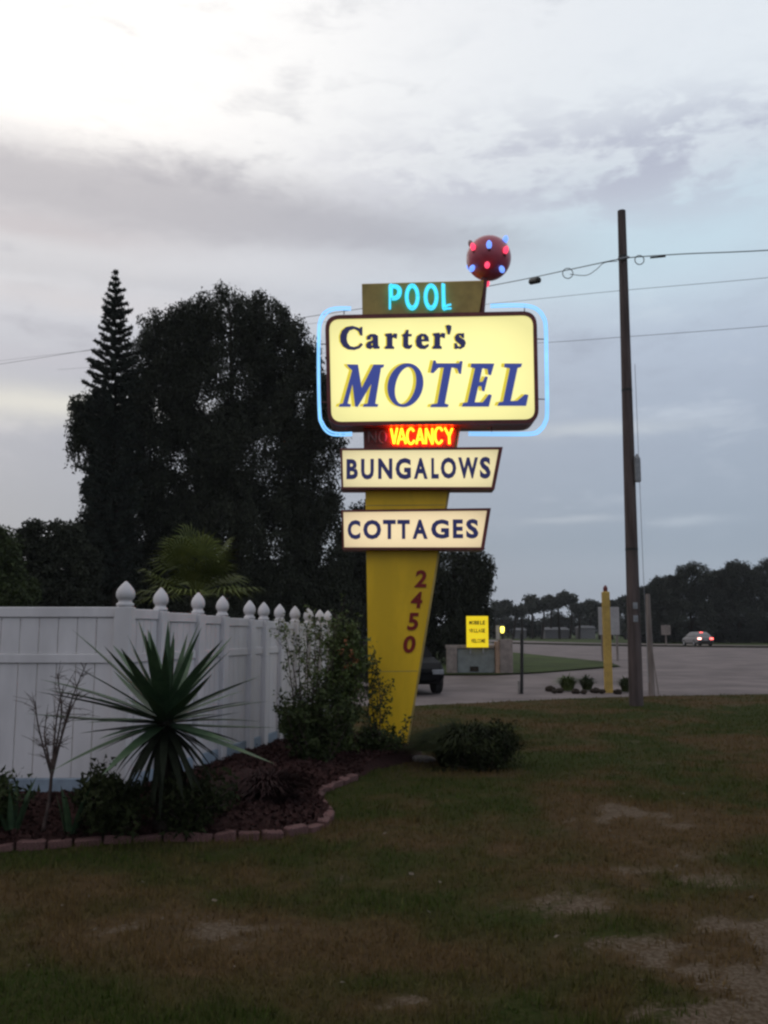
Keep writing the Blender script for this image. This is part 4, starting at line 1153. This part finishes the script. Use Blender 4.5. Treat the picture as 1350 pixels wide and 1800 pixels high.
loop(998, 480.5, 21, 9); loop(1124, 457, UY, 8)
obj('drip_cable', tube(smooth_path([P(1002, 482, 21), P(1030, 484, 20.5), P(1048, 474, 20.1), P(1062, 462, 19.8), P(1085, 459, UY)], 6), .009, 5), M['black_metal'], w1)
obj('cable_wrap', tube([P(1143, 453, UY - .1), P(1170, 450.5, UY - .25)], .022, 6), M['black_metal'], w1)
wire('overhead_wire', [(1700, 450), (1350, 488), (1100, 510), (950, 525), (620, 560), (300, 600), (0, 634), (-200, 660)], .008, 'thin upper wire crossing behind the pole below the cable', [24, 27, 30, 33, 43, 55, 68, 78])
wire('overhead_wire', [(1700, 540), (1350, 573), (1100, 592), (960, 602), (700, 616), (400, 628), (100, 650)], .008, 'thin lower wire crossing behind the pole level with the sign', [24, 27, 30, 33, 43, 58, 75])

# ------------------------------------------------------------------ roadside furniture
yb_ = G(1070, 1216)
yp = thing('marker_post', yb_, 'yellow square marker post with a dark pointed tip left of the pole', 'marker post')
Yv = yb_.y; zt = P(1068, 1040, Yv).z
obj('post', loft([[Vector((yb_.x + dx * w, Yv + dy_ * w, z)) for dx, dy_ in ((-1, -1), (1, -1), (1, 1), (-1, 1))] for w, z in ((.092, -.05), (.088, zt - .02), (.07, zt))]), M['yellow_post'], yp)
obj('tip', loft([[Vector((yb_.x + dx * w, Yv + dy_ * w, z)) for dx, dy_ in ((-1, -1), (1, -1), (1, 1), (-1, 1))] for w, z in ((.045, zt + .002), (.05, zt + .1), (.015, zt + .17))]), M['maroon'], yp)
wb_ = G(1146, 1221); wt = P(1138.5, 1044, wb_.y)
pp = thing('wooden_post', wb_, 'pale slim wooden post just right of the utility pole', 'post')
obj('post', tube([wb_ + Vector((0, 0, -.05)), wb_.lerp(wt, .5), wt], [.085, .075, .055], 8), M['pale_wood'], pp)
gb = G(1158, 1222)
obj('stay', tube([gb, wb_.lerp(wt, .62)], .018, 6), M['pale_wood'], pp)
bb = G(917, 1218)
bpst = thing('black_post', bb, 'slim black post with a pale foot at the edge of the driveway', 'post')
obj('post', tube([bb + Vector((0, 0, -.05)), P(917.5, 1114, bb.y)], .042, 8), M['black_metal'], bpst)
obj('foot', box(bb.x - .10, bb.x - .045, bb.y - .04, bb.y + .04, -.02, .32, .008), M['stone'], bpst)
# back of a large white road sign
sg = thing('road_sign', G(1071, 1108 + 1.6 * FPX / 48), 'large white sign board standing behind the yellow marker post', 'road sign')
q0, q1 = P(1053, 1116, 48), P(1088, 1067, 48)
obj('board', box(q0.x, q1.x, 48, 48.06, q0.z, q1.z, .01), M['white_board'], sg)
for px in (1058, 1084):
    q = P(px, 1108, 48.1); obj('leg', box(q.x - .05, q.x + .05, 48.065, 48.16, -.05, q1.z - .1), M['pale_wood'], sg)

# low planting by the driveway
for k, (px, py, h, s, lab) in enumerate(((998, 1214, .55, .34, 'pale spiky plant in the roadside strip, left of the marker post'), (1032, 1213, .5, .28, 'darker plant in the roadside strip beside the marker post'), (1100, 1216, .48, .22, 'small plant in the roadside strip against the utility pole'))):
    q = G(px, py); mound('roadside_plant', Vector((q.x, q.y, 0)), lab, s, s * .8, h, 260, 190 + k, 'leaf_shrub' if k else 'leaf_mid', .022)
rk = [(968, 1214, .16), (984, 1217, .12), (1012, 1218, .12), (1046, 1217, .13), (1058, 1218, .10), (1086, 1219, .12), (975, 1218, .09), (1026, 1219, .10)]
for k, (px, py, s) in enumerate(rk):
    q = G(px, py); bm = bmesh.new(); bmesh.ops.create_icosphere(bm, subdivisions=2, radius=1)
    for v in bm.verts:
        w = 1 + .5 * (float(vnoise(v.co.x + k * 3 + 9, v.co.y + v.co.z + 7, .6, 91)) - .5); v.co = Vector((q.x + v.co.x * s * w, q.y + v.co.y * s * .8 * w, .04 + v.co.z * s * .6 * w))
    o = obj('rock', from_bm(bm), M['bark'], origin=(q.x, q.y, 0)); tag(o, ORD[sorted(r[0] for r in rk).index(px)] + ' dark rough rock from the left along the roadside planting strip', 'rock', 'rocks along the roadside strip')

# entrance wall with its lamp, and the yellow sign over it
EYD = 33.4
ex0, ex1, ex2, ex3 = P(785, 1108, EYD).x, P(803, 1108, EYD).x, P(870, 1108, EYD).x, P(900, 1108, EYD).x
ez = lambda y: P(840, y, EYD).z
ew = thing('entrance_wall', ((ex0 + ex3) / 2, EYD, .03), 'low block entrance wall with grey cabinet between two pillars at the driveway', 'entrance wall')
obj('pillar', box(ex0, ex1, EYD, EYD + .4, .03, ez(1136), .01), M['wall'], ew)
obj('pillar', box(ex2 + .16, ex3, EYD - .1, EYD + .5, .03, ez(1124), .01), M['wall'], ew)
obj('buttress', box(ex2, ex2 + .155, EYD - .08, EYD + .3, .03, ez(1128), .01), M['wallwarm'], ew)
obj('cabinet', box(ex1 + .01, ex2 - .01, EYD + .08, EYD + .38, .03, ez(1140), .015), M['wallgrey'], ew)
obj('coping', box(ex0 - .03, ex2 - .01, EYD + .02, EYD + .44, ez(1139.8) , ez(1134), .01), M['wall'], ew)
q = P(834, 1176, EYD); obj('vent', box(q.x - .16, q.x + .16, EYD + .06, EYD + .079, q.z - .09, q.z + .09), M['bark'], ew)
lc = P(883, 1107, EYD + .1)
lamp = thing('pillar_lamp', (lc.x, lc.y, ez(1124)), 'small lit yellow lantern on the right pillar of the entrance wall', 'lamp')
obj('stem', tube([Vector((lc.x, lc.y, ez(1124))), lc - Vector((0, 0, .12))], .022, 6), M['black_metal'], lamp)
obj('lantern_glass', lathe((lc.x, lc.y, lc.z), [(-.12, .045), (-.05, .07), (.08, .075), (.12, .06)], 8), M['lampglow'], lamp)
obj('lantern_cap', lathe((lc.x, lc.y, lc.z), [(.121, .10), (.14, .10), (.22, .015)], 8), M['black_metal'], lamp)
hs = thing('house_number_plate', (lc.x - .2, lc.y, ez(1124)), 'small pale plate beside the lit lantern on the pillar', 'plate')
q = P(875, 1105, EYD + .1); obj('plate', box(q.x - .07, q.x + .07, q.y, q.y + .03, ez(1124) + .002, q.z + .12), M['white_board'], hs)

ys = thing('village_sign', (P(839, 1108, EYD - .1).x, EYD - .1, ez(1149)), 'bright yellow lit sign board with dark lettering fixed above the entrance wall', 'sign')
s0, s1 = P(820.5, 1138, EYD - .12), P(858, 1083, EYD - .12)
obj('board', box(s0.x, s1.x, EYD - .12, EYD - .05, s0.z, s1.z, .008), M['yel_sign'], ys)
for px in (828, 851):
    q = P(px, 1108, EYD - .4); obj('leg', box(q.x - .03, q.x + .03, EYD - .048, EYD - .002, ez(1149), s0.z + .5), M['grey_metal'], ys)
def word(txt, x0, x1, yt, yb):
    w = (x1 - x0) / len(txt)
    for i, ch in enumerate(txt): obj('letter', glyph(ch, (x0 + i * w + .3, x0 + (i + 1) * w - (2 if ch == 'I' else .3) + (0), yt, yb), EYD - .126, .008, .03), M['print'], ys)
word('MOBILE', 824.5, 853, 1091, 1098); word('VILLAGE', 824.5, 853, 1105, 1112); word('WELCOME', 828, 853.5, 1123, 1130)

# ------------------------------------------------------------------ cars
def car(loc, heading, label, paint, tails, mirror=False):
    root = thing('car', loc, label, 'car'); b = Vector(loc); h = heading
    fw = Vector((math.sin(h), math.cos(h), 0)); rt = Vector((math.cos(h), -math.sin(h), 0))
    W_ = lambda x, y, z: b + rt * x + fw * y + Vector((0, 0, z))
    secs = [(-2.24, .74, .38, .74), (-2.16, .82, .30, .90), (-1.75, .88, .24, .97), (-1.0, .90, .22, .96), (.6, .90, .22, .94), (1.2, .89, .23, .92), (1.9, .85, .26, .80), (2.18, .74, .32, .66), (2.24, .62, .40, .58)]
    rings = [[W_(x, y, z) for x, z in ((-w * .86, zb), (w * .86, zb), (w, zb + .16), (w, zb + (zt - zb) * .66), (w * .90, zt), (-w * .90, zt), (-w, zb + (zt - zb) * .66), (-w, zb + .16))] for y, w, zb, zt in secs]
    obj('body', loft(rings), paint, root, smooth=False)
    cab = [[W_(sx * w, y, z) for sx in (-1, 1) for y in ((y0, y1) if sx < 0 else (y1, y0))] for w, y0, y1, z in ((.80, -1.85, 1.15, .93), (.74, -1.55, .80, 1.18), (.60, -1.05, .25, 1.43), (.50, -.9, .1, 1.46))]
    obj('cabin', loft(cab), paint, root)
    def pane(name, pts, m=M['glass'], th=.008):
        P4 = [W_(*p) for p in pts]; n = (P4[1] - P4[0]).cross(P4[3] - P4[0]).normalized(); c_ = sum(P4, Vector()) / 4
        if n.dot(c_ - W_(0, -.4, 1.0)) < 0: n = -n
        obj(name, loft([P4, [p + n * th for p in P4]]), m, root)
    pane('rear_window', [(-.70, -1.77, .98), (.70, -1.77, .98), (.58, -1.10, 1.395), (-.58, -1.10, 1.395)])
    pane('windscreen', [(-.70, 1.05, .99), (.70, 1.05, .99), (.58, .32, 1.395), (-.58, .32, 1.395)])
    for s in (-1, 1):
        pane('side_window', [(s * .792, -1.55, .97), (s * .792, -.35, .97), (s * .615, -.42, 1.39), (s * .615, -.98, 1.39)])
        pane('side_window', [(s * .792, -.28, .97), (s * .792, .95, .97), (s * .615, .22, 1.39), (s * .615, -.35, 1.39)])
        obj('tail_light', obox(W_(s * .62, -2.215, .78), rt, (.17, .035, .085), .012), tails[0 if s < 0 else 1], root)
        obj('headlight', obox(W_(s * .58, 2.205, .58), rt, (.15, .04, .06), .012), M['grey_metal'], root)
        for y in (-1.35, 1.38):
            w = obj('wheel', tube([W_(s * .72, y, .32), W_(s * .90, y, .32)], [.32, .32], 18), M['tyre'], root)
            obj('rim', tube([W_(s * .895, y, .32), W_(s * .912, y, .32)], [.20, .17], 12), M['grey_metal'], w)
    obj('bumper', obox(W_(0, -2.255, .45), rt, (.72, .03, .10), .012), M['tyre'], root)
    obj('high_brake_light', obox(W_(0, -1.135, 1.405), rt, (.16, .02, .022)), tails[2], root)
    obj('number_plate', obox(W_(0, -2.262, .70), rt, (.17, .012, .07)), M['white_board'], root)
    return root


cb = G(1226, 1108 + 1.6 * FPX / 91); cb.z = -.014
car(cb, R(-2), 'small silver car driving away on the highway with red brake lights lit', M['car_silver'], (M['tail2'], M['tail'], M['tail']))
db = Vector((.22, 24.6, -.02))
car(db, R(165), 'dark parked car half hidden behind the yellow pylon', M['car_dark'], (M['tail_off'],) * 3)

# ------------------------------------------------------------------ far white buildings by the road end
for k, (px0, px1, yt, Yd, lab) in enumerate(((958, 1000, 1107, 178, 'long low white mobile home glimpsed through the far pines'), (1018, 1046, 1104, 176, 'pale boxy mobile home far off, left of the white sign'), (905, 925, 1108, 180, 'short white shed farthest left among the pines'))):
    a_, b_ = P(px0, yt, Yd), P(px1, yt, Yd); t = thing('mobile_home', ((a_.x + b_.x) / 2, Yd, 0), lab, 'mobile home')
    obj('wall', box(a_.x, b_.x, Yd, Yd + 3.5, -.05, a_.z), M['white_house'], t)
    obj('roof', loft([[Vector((x, y, a_.z + .002)) for x, y in ((a_.x - .2, Yd - .2), (b_.x + .2, Yd - .2), (b_.x + .2, Yd + 3.7), (a_.x - .2, Yd + 3.7))], [Vector((x, y, a_.z + .5)) for x, y in ((a_.x + .2, Yd + 1.6), (b_.x - .2, Yd + 1.6), (b_.x - .2, Yd + 1.9), (a_.x + .2, Yd + 1.9))]]), M['roof_far'], t)
q = P(1170, 1108, 95); mp = thing('mailbox_post', (q.x, 95, 0), 'pale marker stake on the far verge left of the silver car', 'marker stake')
obj('post', box(q.x - .06, q.x + .06, 94.94, 95.06, -.05, P(1170, 1098, 95).z), M['pale_wood'], mp)
obj('panel', box(q.x - .5, q.x + .5, 94.9, 94.938, P(1170, 1116, 95).z, P(1170, 1099, 95).z, .01), M['wall'], mp)

# ------------------------------------------------------------------ the thin evening haze over the road and woods
hz = obj('haze', box(-420, 420, -60, 520, -1.2, 26), None); tag(hz, 'thin grey evening haze', kind='stuff')
hm = bpy.data.materials.new('haze_air'); hm.use_nodes = True; nt = hm.node_tree; nt.nodes.clear()
pv = nt.nodes.new('ShaderNodeVolumePrincipled'); pv.inputs['Density'].default_value = .0003; pv.inputs['Color'].default_value = (.80, .82, .88, 1)
ho = nt.nodes.new('ShaderNodeOutputMaterial'); nt.links.new(pv.outputs[0], ho.inputs['Volume'])
hz.data.materials.append(hm)
